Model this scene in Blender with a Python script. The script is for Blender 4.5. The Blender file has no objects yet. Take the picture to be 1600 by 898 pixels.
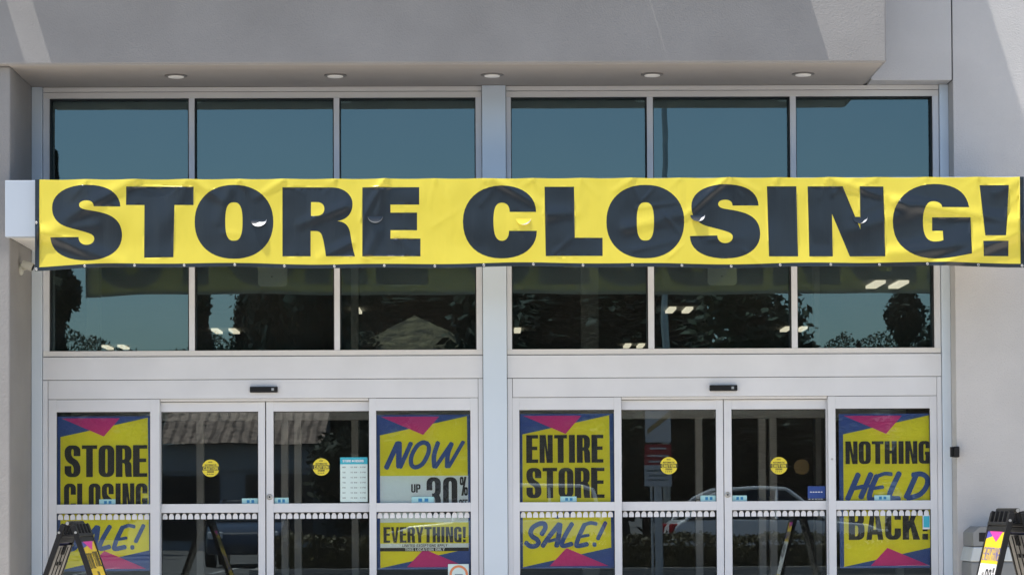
import bpy, bmesh, math, random
from mathutils import Vector, Matrix
from mathutils.geometry import tessellate_polygon, delaunay_2d_cdt
from mathutils import noise as mnoise
R = math.radians
random.seed(7)
sc = bpy.context.scene
C = sc.collection

# ------------------------------------------------------------------ materials
def lin(c):
    out = []
    for v in c:
        v = v / 255.0
        out.append(v / 12.92 if v <= .04045 else ((v + .055) / 1.055) ** 2.4)
    return out

def mat(name, col, rough=.5, metal=0., spec=.5, noise=None, bump=None, coat=0.):
    """noise=(scale, amount, detail) mottles the base colour; bump=(scale, distance[, detail])"""
    m = bpy.data.materials.new(name); m.use_nodes = True
    nt = m.node_tree; b = nt.nodes['Principled BSDF']
    b.inputs['Base Color'].default_value = (*col, 1)
    b.inputs['Roughness'].default_value = rough
    b.inputs['Metallic'].default_value = metal
    b.inputs['Specular IOR Level'].default_value = spec
    b.inputs['Coat Weight'].default_value = coat
    tc = nt.nodes.new('ShaderNodeTexCoord')
    if noise:
        n = nt.nodes.new('ShaderNodeTexNoise'); n.inputs['Scale'].default_value = noise[0]
        n.inputs['Detail'].default_value = noise[2] if len(noise) > 2 else 4
        nt.links.new(tc.outputs['Object'], n.inputs['Vector'])
        r = nt.nodes.new('ShaderNodeValToRGB'); a = noise[1]
        r.color_ramp.elements[0].position = .3; r.color_ramp.elements[1].position = .7
        r.color_ramp.elements[0].color = (*[max(0, v * (1 - a)) for v in col], 1)
        r.color_ramp.elements[1].color = (*[min(1, v * (1 + a)) for v in col], 1)
        nt.links.new(n.outputs['Fac'], r.inputs['Fac']); nt.links.new(r.outputs['Color'], b.inputs['Base Color'])
    if bump:
        n2 = nt.nodes.new('ShaderNodeTexNoise'); n2.inputs['Scale'].default_value = bump[0]
        n2.inputs['Detail'].default_value = bump[2] if len(bump) > 2 else 3
        nt.links.new(tc.outputs['Object'], n2.inputs['Vector'])
        bp = nt.nodes.new('ShaderNodeBump'); bp.inputs['Strength'].default_value = 1.
        bp.inputs['Distance'].default_value = bump[1]
        nt.links.new(n2.outputs['Fac'], bp.inputs['Height']); nt.links.new(bp.outputs['Normal'], b.inputs['Normal'])
    return m

def emit(name, col, s, base=(.8, .8, .8)):
    m = mat(name, base, .4); b = m.node_tree.nodes['Principled BSDF']
    b.inputs['Emission Color'].default_value = (*col, 1); b.inputs['Emission Strength'].default_value = s
    return m

def glass(name, tint, refl, fac, bumpd, scale=1.3, veil=.028):
    m = bpy.data.materials.new(name); m.use_nodes = True
    nt = m.node_tree; nt.nodes.remove(nt.nodes['Principled BSDF'])
    out = nt.nodes['Material Output']
    tr = nt.nodes.new('ShaderNodeBsdfTransparent'); tr.inputs['Color'].default_value = (*tint, 1)
    gl = nt.nodes.new('ShaderNodeBsdfGlossy'); gl.inputs['Color'].default_value = (*refl, 1); gl.inputs['Roughness'].default_value = 0.
    mx = nt.nodes.new('ShaderNodeMixShader')
    fr = nt.nodes.new('ShaderNodeFresnel'); fr.inputs['IOR'].default_value = 1.5
    ma = nt.nodes.new('ShaderNodeMath'); ma.operation = 'ADD'; ma.use_clamp = True; ma.inputs[1].default_value = fac - .04
    nt.links.new(fr.outputs[0], ma.inputs[0]); nt.links.new(ma.outputs[0], mx.inputs[0])
    df = nt.nodes.new('ShaderNodeBsdfDiffuse'); df.inputs['Color'].default_value = (.75, .75, .70, 1); md = nt.nodes.new('ShaderNodeMixShader')   # pale film mixed in as haze to lift the blacks behind the glass
    tc0 = nt.nodes.new('ShaderNodeTexCoord'); nd = nt.nodes.new('ShaderNodeTexNoise'); nd.inputs['Scale'].default_value = 1.6; nd.inputs['Detail'].default_value = 6
    mm = nt.nodes.new('ShaderNodeMath'); mm.operation = 'MULTIPLY'; mm.inputs[1].default_value = veil
    nt.links.new(tc0.outputs['Object'], nd.inputs['Vector']); nt.links.new(nd.outputs['Fac'], mm.inputs[0]); nt.links.new(mm.outputs[0], md.inputs[0])
    nt.links.new(tr.outputs[0], md.inputs[1]); nt.links.new(df.outputs[0], md.inputs[2])
    nt.links.new(md.outputs[0], mx.inputs[1]); nt.links.new(gl.outputs[0], mx.inputs[2]); nt.links.new(mx.outputs[0], out.inputs[0])
    tc = nt.nodes.new('ShaderNodeTexCoord'); n = nt.nodes.new('ShaderNodeTexNoise')
    n.inputs['Scale'].default_value = scale; n.inputs['Detail'].default_value = 1.5
    bp = nt.nodes.new('ShaderNodeBump'); bp.inputs['Distance'].default_value = bumpd; bp.inputs['Strength'].default_value = 1.
    nt.links.new(tc.outputs['Object'], n.inputs['Vector']); nt.links.new(n.outputs['Fac'], bp.inputs['Height'])
    nt.links.new(bp.outputs['Normal'], gl.inputs['Normal'])
    return m

def clear(name, tint=(1, 1, 1)):
    m = bpy.data.materials.new(name); m.use_nodes = True
    nt = m.node_tree; nt.nodes.remove(nt.nodes['Principled BSDF'])
    tr = nt.nodes.new('ShaderNodeBsdfTransparent'); tr.inputs['Color'].default_value = (*tint, 1)
    nt.links.new(tr.outputs[0], nt.nodes['Material Output'].inputs[0])
    return m

def vinyl(name, col, rough, trans):
    m = bpy.data.materials.new(name); m.use_nodes = True
    nt = m.node_tree; b = nt.nodes['Principled BSDF']
    b.inputs['Base Color'].default_value = (*col, 1); b.inputs['Roughness'].default_value = rough; b.inputs['Coat Weight'].default_value = .35; b.inputs['Coat Roughness'].default_value = .22
    t = nt.nodes.new('ShaderNodeBsdfTranslucent'); t.inputs['Color'].default_value = (*col, 1)
    mx = nt.nodes.new('ShaderNodeMixShader'); mx.inputs[0].default_value = trans
    nt.links.new(b.outputs[0], mx.inputs[1]); nt.links.new(t.outputs[0], mx.inputs[2])
    nt.links.new(mx.outputs[0], nt.nodes['Material Output'].inputs[0])
    tc = nt.nodes.new('ShaderNodeTexCoord'); mp = nt.nodes.new('ShaderNodeMapping'); mp.inputs['Scale'].default_value = (55, 1, 3)
    n = nt.nodes.new('ShaderNodeTexNoise'); n.inputs['Scale'].default_value = 1.; n.inputs['Detail'].default_value = 2
    bp = nt.nodes.new('ShaderNodeBump'); bp.inputs['Distance'].default_value = .0012
    nt.links.new(tc.outputs['Object'], mp.inputs[0]); nt.links.new(mp.outputs[0], n.inputs['Vector'])
    nt.links.new(n.outputs['Fac'], bp.inputs['Height']); nt.links.new(bp.outputs['Normal'], b.inputs['Normal'])
    return m

M = {}
M['stucco_grey'] = mat('stucco_grey', (.285, .278, .272), .9, spec=.2, noise=(1.6, .075, 9), bump=(75, .0045, 4))
M['stucco_pale'] = mat('stucco_pale', (.50, .492, .485), .9, spec=.2, noise=(1.5, .055, 9), bump=(70, .005, 4))
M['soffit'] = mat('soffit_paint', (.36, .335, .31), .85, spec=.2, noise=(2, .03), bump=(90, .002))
M['frame'] = mat('painted_aluminium', (.645, .66, .69), .42, noise=(2.2, .05, 9))
M['frame_warm'] = mat('painted_aluminium_warm', (.645, .635, .62), .45, noise=(1.4, .025, 5))
M['frame_blue'] = mat('anodised_aluminium', (.62, .70, .78), .32, .15, noise=(1.2, .03, 5))
M['seam'] = mat('dark_seam', (.03, .03, .032), .8)
M['gasket'] = mat('black_gasket', (.012, .013, .014), .6)
M['canopy'] = mat('canopy_sky_tint', (.44, .495, .565), .4, noise=(1.2, .03, 5))  # white box: front face coloured bluish for the sky light on it
M['canopy_top'] = mat('canopy_white', (.78, .78, .77), .4, noise=(1.2, .03, 5))
M['glass_up'] = glass('tinted_window_glass', (.46, .51, .49), (.62, .93, 1.0), .155, .0009, 1.1)
M['glass_door'] = glass('door_glass', (1.0, 1.0, 1.0), (.82, .97, 1.0), .145, .0005, 1.0, .012)
M['glass_back'] = clear('glass_inner_face')
M['glass_edge'] = mat('glass_edge', (.02, .06, .05), .2)
M['interior'] = mat('interior_wall_paint', (.30, .30, .28), .8, noise=(.6, .1))
M['ceiling'] = mat('interior_ceiling_tile', (.34, .34, .31), .9, noise=(3, .06))
M['shopfloor'] = mat('interior_floor_tile', (.07, .068, .062), .5, noise=(2, .1))
M['in_col'] = mat('interior_column_paint', (.55, .56, .52), .7, noise=(1, .04))
M['tube'] = emit('fluorescent_tube', (1.0, .86, .66), .85)
M['lens'] = emit('downlight_lens', (1., .95, .88), .05, (.66, .64, .61))
M['trim'] = mat('downlight_trim', (.16, .15, .14), .5)
M['black'] = mat('black_plastic', (.010, .010, .011), .45, spec=.25, noise=(30, .15))
M['black_metal'] = mat('black_painted_metal', (.02, .02, .022), .4, noise=(20, .2))
M['steel'] = mat('galvanised_steel', (.45, .45, .44), .35, .9, noise=(8, .1))
M['grommet'] = mat('nickel_grommet', (.42, .42, .41), .35, .3)
M['vin_yellow'] = vinyl('yellow_vinyl', (.90, .77, .085), .40, .30)
M['vin_back'] = vinyl('banner_backing', (.80, .79, .77), .5, .38)
M['vin_black'] = vinyl('black_vinyl', (.0105, .0165, .0225), .30, .0)
M['vin_white'] = mat('white_vinyl', (.80, .80, .80), .4)
P_ = dict(yellow=(.90, .82, .014), blue=(.035, .10, .34), pink=(.66, .03, .24), black=(.016, .017, .016), white=(.82, .91, .89))
for k, v in P_.items():
    M['pr_' + k] = mat('poster_print_' + k, v, .5, noise=(3, .05))
for k, v in dict(yellow=(.84, .58, .015), blue=(.10, .10, .42), pink=(.75, .05, .36), black=(.02, .02, .025), white=(.82, .82, .82)).items():
    M['sg_' + k] = mat('sign_print_' + k, v, .45, noise=(6, .04))
M['st_yellow'] = mat('sticker_yellow', (.72, .60, .04), .4)
M['st_black'] = mat('sticker_black', (.02, .02, .02), .4)
M['st_white'] = mat('decal_white', (.74, .75, .78), .4)
M['st_teal'] = mat('sticker_pale_teal', (.34, .60, .62), .4)
M['st_blue'] = mat('sticker_blue', (.02, .20, .42), .4)
M['st_cyan'] = mat('sheet_cyan', (.04, .42, .55), .45)
M['st_navy'] = mat('sticker_navy', (.012, .05, .24), .4)
M['st_sheet'] = mat('sheet_white', (.62, .76, .74), .5)
M['st_orange'] = mat('sticker_orange', (.70, .24, .10), .45)
M['st_grey'] = mat('sheet_grey_text', (.22, .26, .27), .5)
M['beige'] = mat('beige_plastic', (.50, .50, .44), .5, noise=(4, .04))
M['bin_grey'] = mat('bin_grey_plastic', (.18, .19, .195), .5, noise=(6, .08))
M['bin_pale'] = mat('bin_pale_panel', (.42, .46, .48), .4, noise=(6, .06))
M['concrete'] = mat('sidewalk_concrete', (.63, .565, .475), .85, spec=.25, noise=(1.3, .10, 8), bump=(30, .003))
M['kerb'] = mat('kerb_concrete', (.38, .36, .33), .85, noise=(2, .1, 6))
M['asphalt'] = mat('asphalt', (.12, .117, .112), .9, noise=(.8, .22, 9), bump=(60, .006))
M['paint_line'] = mat('road_paint', (.62, .61, .58), .7, noise=(5, .1))
M['hill'] = mat('hill_scrub', (.10, .13, .14), .9, noise=(.01, .15))
M['bark'] = mat('bark', (.06, .045, .032), .9, noise=(6, .3), bump=(20, .02))
M['leaf_dark'] = mat('leaf_dark', (.022, .034, .016), .7, noise=(.9, .5))
M['leaf_mid'] = mat('leaf_mid', (.036, .052, .022), .7, noise=(.9, .5))
M['leaf_hedge'] = mat('leaf_hedge', (.085, .072, .024), .6, noise=(3, .6))
M['tile'] = mat('clay_roof_tile', (.25, .185, .145), .8, noise=(4.5, .75, 8), bump=(4, .2, 5))
nt_ = M['tile'].node_tree; bp_ = [n for n in nt_.nodes if n.type == 'BUMP'][0]; wv = nt_.nodes.new('ShaderNodeTexWave'); wv.inputs['Scale'].default_value = 1.0; wv.inputs['Distortion'].default_value = 2.2; wv.inputs['Detail'].default_value = 3
nt_.links.new([n for n in nt_.nodes if n.type == 'TEX_COORD'][0].outputs['Object'], wv.inputs['Vector']); nt_.links.new(wv.outputs['Fac'], bp_.inputs['Height']); bp_.inputs['Distance'].default_value = .09
M['tile_dim'] = mat('weathered_roof_tile', (.17, .118, .056), .85, noise=(2.4, .85, 8), bump=(3, .25, 6))
M['shopwall'] = mat('shop_wall_paint', (.30, .35, .38), .8, noise=(.8, .08))
M['shopdark'] = mat('shop_window', (.03, .035, .04), .1)
M['car_silver'] = mat('silver_car_paint', (.86, .87, .88), .22, .0, coat=.6)
M['car_white'] = mat('white_car_paint', (.88, .88, .88), .25, coat=.6)
M['car_dark'] = mat('dark_blue_car_paint', (.03, .045, .07), .25, coat=.6)
M['car_glass'] = mat('car_glass', (.012, .015, .017), .05)
M['tyre'] = mat('tyre_rubber', (.02, .02, .02), .8)
M['rim'] = mat('alloy_rim', (.45, .45, .46), .3, .9)
M['tail'] = mat('tail_lamp_red', (.45, .008, .012), .2)
M['headlamp'] = mat('head_lamp', (.75, .75, .76), .1)
M['sign_red'] = mat('sign_red', (.40, .02, .03), .5)
M['sign_white'] = mat('sign_white', (.62, .64, .66), .5)
M['sign_tan'] = mat('sign_tan', (.45, .32, .13), .5)
M['post_white'] = mat('post_white', (.62, .64, .65), .5)

# ------------------------------------------------------------------ builders
class MB:
    """collects faces of several materials into ONE mesh"""
    def __init__(s): s.v = []; s.f = []; s.m = []; s.mats = []
    def mi(s, k):
        if k not in s.mats: s.mats.append(k)
        return s.mats.index(k)
    def face(s, pts, k):
        n = len(s.v); s.v += [tuple(p) for p in pts]; s.f.append(tuple(range(n, n + len(pts)))); s.m.append(s.mi(k))
    def box(s, x0, x1, y0, y1, z0, z1, k, front=None, back=None):
        n = len(s.v)
        s.v += [(x0, y0, z0), (x1, y0, z0), (x1, y1, z0), (x0, y1, z0), (x0, y0, z1), (x1, y0, z1), (x1, y1, z1), (x0, y1, z1)]
        F = [(0, 3, 2, 1), (4, 5, 6, 7), (0, 1, 5, 4), (1, 2, 6, 5), (2, 3, 7, 6), (3, 0, 4, 7)]
        for i, f in enumerate(F):
            s.f.append(tuple(n + j for j in f))
            s.m.append(s.mi(front if (front and i == 2) else back if (back and i == 4) else k))
    def obox(s, c, ax, ay, az, k):
        """oriented box: centre, three half-axis vectors"""
        n = len(s.v); c = Vector(c); ax, ay, az = Vector(ax), Vector(ay), Vector(az)
        for sz in (-1, 1):
            for sx, sy in ((-1, -1), (1, -1), (1, 1), (-1, 1)):
                s.v.append(tuple(c + ax * sx + ay * sy + az * sz))
        for f in [(0, 3, 2, 1), (4, 5, 6, 7), (0, 1, 5, 4), (1, 2, 6, 5), (2, 3, 7, 6), (3, 0, 4, 7)]:
            s.f.append(tuple(n + j for j in f)); s.m.append(s.mi(k))
    def prism(s, poly, z0, z1, k, axis='z'):
        n = len(s.v); q = len(poly)
        for z in (z0, z1):
            for a, b in poly:
                s.v.append((a, b, z) if axis == 'z' else (a, z, b) if axis == 'y' else (z, a, b))
        s.f.append(tuple(range(n + q - 1, n - 1, -1))); s.m.append(s.mi(k))
        s.f.append(tuple(range(n + q, n + 2 * q))); s.m.append(s.mi(k))
        for i in range(q):
            j = (i + 1) % q
            s.f.append((n + i, n + j, n + q + j, n + q + i)); s.m.append(s.mi(k))
    def tube(s, p0, p1, r0, r1, k, n=12, caps=True):
        p0, p1 = Vector(p0), Vector(p1); d = (p1 - p0).normalized()
        u = d.orthogonal().normalized(); w = d.cross(u); b = len(s.v)
        for p, r in ((p0, r0), (p1, r1)):
            for i in range(n):
                a = 2 * math.pi * i / n; s.v.append(tuple(p + (u * math.cos(a) + w * math.sin(a)) * r))
        for i in range(n):
            j = (i + 1) % n; s.f.append((b + i, b + j, b + n + j, b + n + i)); s.m.append(s.mi(k))
        if caps:
            s.f.append(tuple(b + i for i in range(n - 1, -1, -1))); s.m.append(s.mi(k))
            s.f.append(tuple(b + n + i for i in range(n))); s.m.append(s.mi(k))
    def lathe(s, c, prof, k, n=24, axis='z'):
        b = len(s.v)
        for r, h in prof:
            for i in range(n):
                a = 2 * math.pi * i / n; x, y = r * math.cos(a), r * math.sin(a)
                s.v.append((c[0] + x, c[1] + y, c[2] + h) if axis == 'z' else (c[0] + x, c[1] + h, c[2] + y) if axis == 'y' else (c[0] + h, c[1] + x, c[2] + y))
        for q in range(len(prof) - 1):
            for i in range(n):
                j = (i + 1) % n; s.f.append((b + q * n + i, b + q * n + j, b + (q + 1) * n + j, b + (q + 1) * n + i)); s.m.append(s.mi(k))
        s.f.append(tuple(b + i for i in range(n))); s.m.append(s.mi(k))
        e = b + (len(prof) - 1) * n; s.f.append(tuple(e + i for i in range(n))); s.m.append(s.mi(k))
    def shape(s, contours, tf, k):
        """flat filled shape with holes; tf maps (a,b) to xyz"""
        tris = tessellate_polygon([[Vector((a, b, 0)) for a, b in c] for c in contours])
        flat = [p for c in contours for p in c]; n = len(s.v)
        s.v += [tuple(tf(a, b)) for a, b in flat]
        for t in tris: s.f.append(tuple(n + i for i in t)); s.m.append(s.mi(k))
    def mesh(s, name):
        me = bpy.data.meshes.new(name); me.from_pydata(s.v, [], s.f)
        for k in s.mats: me.materials.append(M[k])
        me.polygons.foreach_set('material_index', s.m); me.update(); return me
    def build(s, name, parent=None, loc=(0, 0, 0), bevel=0, smooth=False, recalc=False):
        me = s.mesh(name)
        if recalc:
            bm = bmesh.new(); bm.from_mesh(me); bmesh.ops.recalc_face_normals(bm, faces=bm.faces); bm.to_mesh(me); bm.free()
        o = bpy.data.objects.new(name, me); C.objects.link(o); o.location = loc
        if parent: o.parent = parent
        if bevel:
            b = o.modifiers.new('bevel', 'BEVEL'); b.width = bevel; b.segments = 2; b.limit_method = 'ANGLE'
        if smooth:
            for p in me.polygons: p.use_smooth = True
        return o

def empty(name, loc=(0, 0, 0), rz=0):
    o = bpy.data.objects.new(name, None); C.objects.link(o); o.location = loc; o.rotation_euler = (0, 0, rz); return o
def tag(o, label, cat, group=None, kind=None):
    o['label'] = label; o['category'] = cat
    if group: o['group'] = group
    if kind: o['kind'] = kind
    return o
def struct(o): o['kind'] = 'structure'; return o
def copy_tree(o, parent=None):
    c = o.copy(); C.objects.link(c)
    if parent: c.parent = parent
    for ch in list(o.children): copy_tree(ch, c)
    return c

# camera numbers (used once more at the end): stands 22 m in front of the glass line
F_PX, YAW, PITCH, ROLL, CAMP, PY = 3850., .0112, .028, -.005, Vector((0, -22, 1.18)), 685.
CR = Matrix.Rotation(-YAW, 3, 'Z') @ Matrix.Rotation(math.pi / 2 + PITCH, 3, 'X') @ Matrix.Rotation(ROLL, 3, 'Z')
def at(px, py, Y=0.):
    """survey of the photograph: the point of the plane y=Y measured at that pixel, as (x, z)"""
    d = CR @ Vector(((px - 800) / F_PX, (PY - py) / F_PX, -1)); t = (Y - CAMP.y) / d.y; p = CAMP + t * d
    return p.x, p.z

# ------------------------------------------------------------------ lettering (all outlines written here)
def fillet(pts, seg=6):
    out = []; n = len(pts)
    for i, p in enumerate(pts):
        r = p[2] if len(p) > 2 else 0
        P = Vector(p[:2])
        if r <= 0: out.append((P.x, P.y)); continue
        A = Vector(pts[i - 1][:2]) - P; B = Vector(pts[(i + 1) % n][:2]) - P
        a = min(r, A.length * .5); b = min(r * (p[3] if len(p) > 3 else 1), B.length * .5)
        s, e = P + A.normalized() * a, P + B.normalized() * b
        h1, h2 = s + (P - s) * .56, e + (P - e) * .56
        for q in range(seg + 1):
            t = q / seg; v = s * (1 - t) ** 3 + h1 * 3 * t * (1 - t) ** 2 + h2 * 3 * t * t * (1 - t) + e * t ** 3
            out.append((v.x, v.y))
    return out
def path(start, segs, n=10):
    """start point then ('L',x,y) or (c1x,c1y,c2x,c2y,x,y)"""
    out = [start]; p = Vector(start)
    for s in segs:
        if s[0] == 'L': p = Vector(s[1:]); out.append(tuple(p)); continue
        a, b, e = Vector(s[0:2]), Vector(s[2:4]), Vector(s[4:6])
        for q in range(1, n + 1):
            t = q / n; v = p * (1 - t) ** 3 + a * 3 * t * (1 - t) ** 2 + b * 3 * t * t * (1 - t) + e * t ** 3
            out.append((v.x, v.y))
        p = e
    if (Vector(out[0]) - Vector(out[-1])).length < 1e-6: out.pop()
    return out
def superell(x0, x1, y0, y1, e, n=56):
    cx, cy, a, b = (x0 + x1) / 2, (y0 + y1) / 2, (x1 - x0) / 2, (y1 - y0) / 2; o = []
    for i in range(n):
        t = 2 * math.pi * i / n; c, s = math.cos(t), math.sin(t)
        o.append((cx + a * math.copysign(abs(c) ** (2 / e), c), cy + b * math.copysign(abs(s) ** (2 / e), s)))
    return o

def block(ch, w, h, t, b):
    """heavy condensed capital in a w x h box (y up): list of shapes, each [outline, holes...]"""
    Rr = min(w * .42, h * .2); r = Rr * .5; m = h * .52; s = t * .86
    rr = lambda x0, y0, x1, y1, q: fillet([(x0, y0, q), (x1, y0, q), (x1, y1, q), (x0, y1, q)])
    if ch == 'E': return [[fillet([(0, 0), (w, 0), (w, b), (t, b), (t, m - b / 2), (w * .93, m - b / 2), (w * .93, m + b / 2), (t, m + b / 2), (t, h - b), (w, h - b), (w, h), (0, h)])]]
    if ch == 'F': return [[fillet([(0, 0), (t, 0), (t, m - b / 2), (w * .9, m - b / 2), (w * .9, m + b / 2), (t, m + b / 2), (t, h - b), (w, h - b), (w, h), (0, h)])]]
    if ch == 'L': return [[fillet([(0, 0), (w, 0), (w, b), (t, b), (t, h), (0, h)])]]
    if ch == 'T': return [[fillet([(w / 2 - t / 2, 0), (w / 2 + t / 2, 0), (w / 2 + t / 2, h - b), (w, h - b), (w, h), (0, h), (0, h - b), (w / 2 - t / 2, h - b)])]]
    if ch in 'I|': return [[fillet([(w / 2 - t / 2, 0), (w / 2 + t / 2, 0), (w / 2 + t / 2, h), (w / 2 - t / 2, h)])]]
    if ch == 'H': return [[fillet([(0, 0), (t, 0), (t, m - b / 2), (w - t, m - b / 2), (w - t, 0), (w, 0), (w, h), (w - t, h), (w - t, m + b / 2), (t, m + b / 2), (t, h), (0, h)])]]
    if ch == 'N': return [[fillet([(0, 0), (s, 0), (s, h * .60), (w - s * 1.2, 0), (w, 0), (w, h), (w - s, h), (w - s, h * .40), (s * 1.2, h), (0, h)])]]
    if ch in 'O0': return [[rr(0, 0, w, h, Rr), rr(t, b, w - t, h - b, r)]]
    if ch == 'D': return [[fillet([(0, 0), (w, 0, Rr), (w, h, Rr), (0, h)]), fillet([(t, b), (w - t, b, r), (w - t, h - b, r), (t, h - b)])]]
    if ch == 'U': return [[fillet([(0, 0, Rr), (w, 0, Rr), (w, h), (w - t, h), (w - t, b, r), (t, b, r), (t, h), (0, h)])]]
    if ch == 'C': return [[fillet([(0, 0, Rr), (w, 0, Rr), (w, h * .37), (w - t, h * .37), (w - t, b, r), (t, b, r), (t, h - b, r), (w - t, h - b, r), (w - t, h * .65), (w, h * .65), (w, h, Rr), (0, h, Rr)])]]
    if ch == 'G': return [[fillet([(0, 0, Rr), (w, 0), (w, h * .53), (w * .53, h * .53), (w * .53, h * .40), (w - t, h * .40), (w - t, b, r), (t, b, r), (t, h - b, r), (w - t, h - b, r), (w - t, h * .68), (w, h * .68), (w, h, Rr), (0, h, Rr)])]]
    if ch == 'S': return [[fillet([(w, h * .66), (w, h, Rr), (0, h, Rr), (0, h * .52, Rr), (w - t, h * .36, r), (w - t, b, r), (t, b, r), (t, h * .35), (0, h * .35), (0, 0, Rr), (w, 0, Rr), (w, h * .47, Rr), (t, h * .64, r), (t, h - b, r), (w - t, h - b, r), (w - t, h * .66)])]]
    if ch == 'R': return [[fillet([(0, 0), (t, 0), (t, h * .43), (w - t, h * .43, r), (w - t * .98, h * .12, r), (w - t * .85, 0), (w * 1.03, 0), (w, h * .12, r), (w, h * .43, r), (w * .82, h * .49, r), (w, h * .56, r), (w, h, Rr), (0, h)]),
                           fillet([(t, h * .43 + b), (w - t, h * .43 + b, r), (w - t, h - b, r), (t, h - b)])]]
    if ch == 'P': return [[fillet([(0, 0), (t, 0), (t, h * .38), (w, h * .38, Rr), (w, h, Rr), (0, h)]), fillet([(t, h * .38 + b), (w - t, h * .38 + b, r), (w - t, h - b, r), (t, h - b)])]]
    if ch == 'B': return [[fillet([(0, 0), (w, 0, Rr), (w, h * .47, r), (w * .86, h * .53, r * .6), (w * .97, h * .58, r), (w * .97, h, Rr), (0, h)]),
                           fillet([(t, b), (w - t, b, r), (w - t, h * .53 - b / 2, r), (t, h * .53 - b / 2)]), fillet([(t, h * .53 + b / 2), (w - t, h * .53 + b / 2, r), (w - t, h - b, r), (t, h - b)])]]
    if ch == 'A': return [[fillet([(0, 0), (w * .31, 0), (w * .36, h * .17), (w * .64, h * .17), (w * .69, 0), (w, 0), (w * .72, h), (w * .28, h)]), fillet([(w * .41, h * .33), (w * .59, h * .33), (w * .5, h * .82)])]]
    if ch == 'V': return [[fillet([(0, h), (w * .32, h), (w * .5, h * .28), (w * .68, h), (w, h), (w * .70, 0), (w * .30, 0)])]]
    if ch == 'Y': return [[fillet([(0, h), (w * .34, h), (w * .5, h * .62), (w * .66, h), (w, h), (w / 2 + t / 2, h * .42), (w / 2 + t / 2, 0), (w / 2 - t / 2, 0), (w / 2 - t / 2, h * .42)])]]
    if ch == 'K': return [[fillet([(0, 0), (t, 0), (t, h * .30), (t * 1.25, h * .40), (w - t, 0), (w * 1.03, 0), (w * .68, h * .60), (w, h), (w - t * .95, h), (t, h * .60), (t, h), (0, h)])]]
    if ch == 'M': return [[fillet([(0, 0), (s, 0), (s, h * .6), (w * .42, 0), (w * .58, 0), (w - s, h * .6), (w - s, 0), (w, 0), (w, h), (w - s * 1.4, h), (w / 2, h * .4), (s * 1.4, h), (0, h)])]]
    if ch == 'W': return [[fillet([(0, h), (w * .2, h), (w * .29, h * .35), (w * .4, h), (w * .6, h), (w * .71, h * .35), (w * .8, h), (w, h), (w * .82, 0), (w * .6, 0), (w * .5, h * .55), (w * .4, 0), (w * .18, 0)])]]
    if ch == 'X': return [[fillet([(0, 0), (w * .34, 0), (w * .5, h * .33), (w * .66, 0), (w, 0), (w * .68, h * .5), (w, h), (w * .66, h), (w * .5, h * .67), (w * .34, h), (0, h), (w * .32, h * .5)])]]
    if ch == '3': return [[fillet([(0, 0, Rr), (w, 0, Rr), (w, h * .47, r), (w * .86, h * .53, r * .6), (w, h * .59, r), (w, h, Rr), (0, h, Rr), (0, h * .66), (t, h * .66), (t, h - b, r), (w - t, h - b, r), (w - t, h * .53 + b / 2, r), (w * .38, h * .53 + b / 2), (w * .38, h * .53 - b / 2), (w - t, h * .53 - b / 2, r), (w - t, b, r), (t, b, r), (t, h * .35), (0, h * .35)])]]
    if ch == '1': return [[fillet([(w / 2 - t / 2, 0), (w / 2 + t / 2, 0), (w / 2 + t / 2, h), (w / 2 - t * .2, h), (0, h * .82), (0, h * .68), (w / 2 - t / 2, h * .76)])]]
    if ch == '9': return [[fillet([(0, 0, Rr), (w, 0, Rr), (w, h, Rr), (0, h, Rr), (0, h * .40, Rr), (w - t, h * .40), (w - t, b), (t, b), (t, h * .22), (0, h * .22)]), rr(t, h * .40 + b, w - t, h - b, r)]]
    if ch == '-': return [[fillet([(w * .1, h * .42), (w * .9, h * .42), (w * .9, h * .58), (w * .1, h * .58)])]]
    if ch == '!': return [[fillet([(w / 2 - t * .5, h), (w / 2 + t * .5, h), (w / 2 + t * .38, h * .27), (w / 2 - t * .38, h * .27)])], [fillet([(w / 2 - t * .45, 0), (w / 2 + t * .45, 0), (w / 2 + t * .45, h * .19), (w / 2 - t * .45, h * .19)])]]
    if ch == '%': 
        q = t * .55
        return [[rr(0, h * .55, w * .46, h, w * .2), rr(q, h * .55 + q, w * .46 - q, h - q, w * .1)], [rr(w * .54, 0, w, h * .45, w * .2), rr(w * .54 + q, q, w - q, h * .45 - q, w * .1)],
                [[(w * .18, 0), (w * .18 + q, 0), (w * .84, h), (w * .84 - q, h)]]]
    return []
RELW = {'I': .52, '!': .5, ' ': .45, 'M': 1.3, 'W': 1.45, '1': .6, '-': .6, 'T': .97, 'L': .86, 'E': .9, 'F': .86, 'A': 1.08, 'V': 1.05, 'Y': 1.05, 'K': 1.06}
def text(txt, x0, x1, yt, yb, stem=.38, bar=.13, gap=.11):
    """block text filling a box; y grows downward in the box (yt < yb). returns shapes in (x, y-down)"""
    tot = sum(RELW.get(c, 1) for c in txt) + gap * (len(txt) - 1); u = (x1 - x0) / tot; h = yb - yt; x = x0; out = []
    for c in txt:
        w = RELW.get(c, 1) * u
        for shp in block(c, w, h, stem * u, bar * h): out.append([[(x + a, yb - b2) for a, b2 in con] for con in shp])
        x += w + gap * u
    return out
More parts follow.
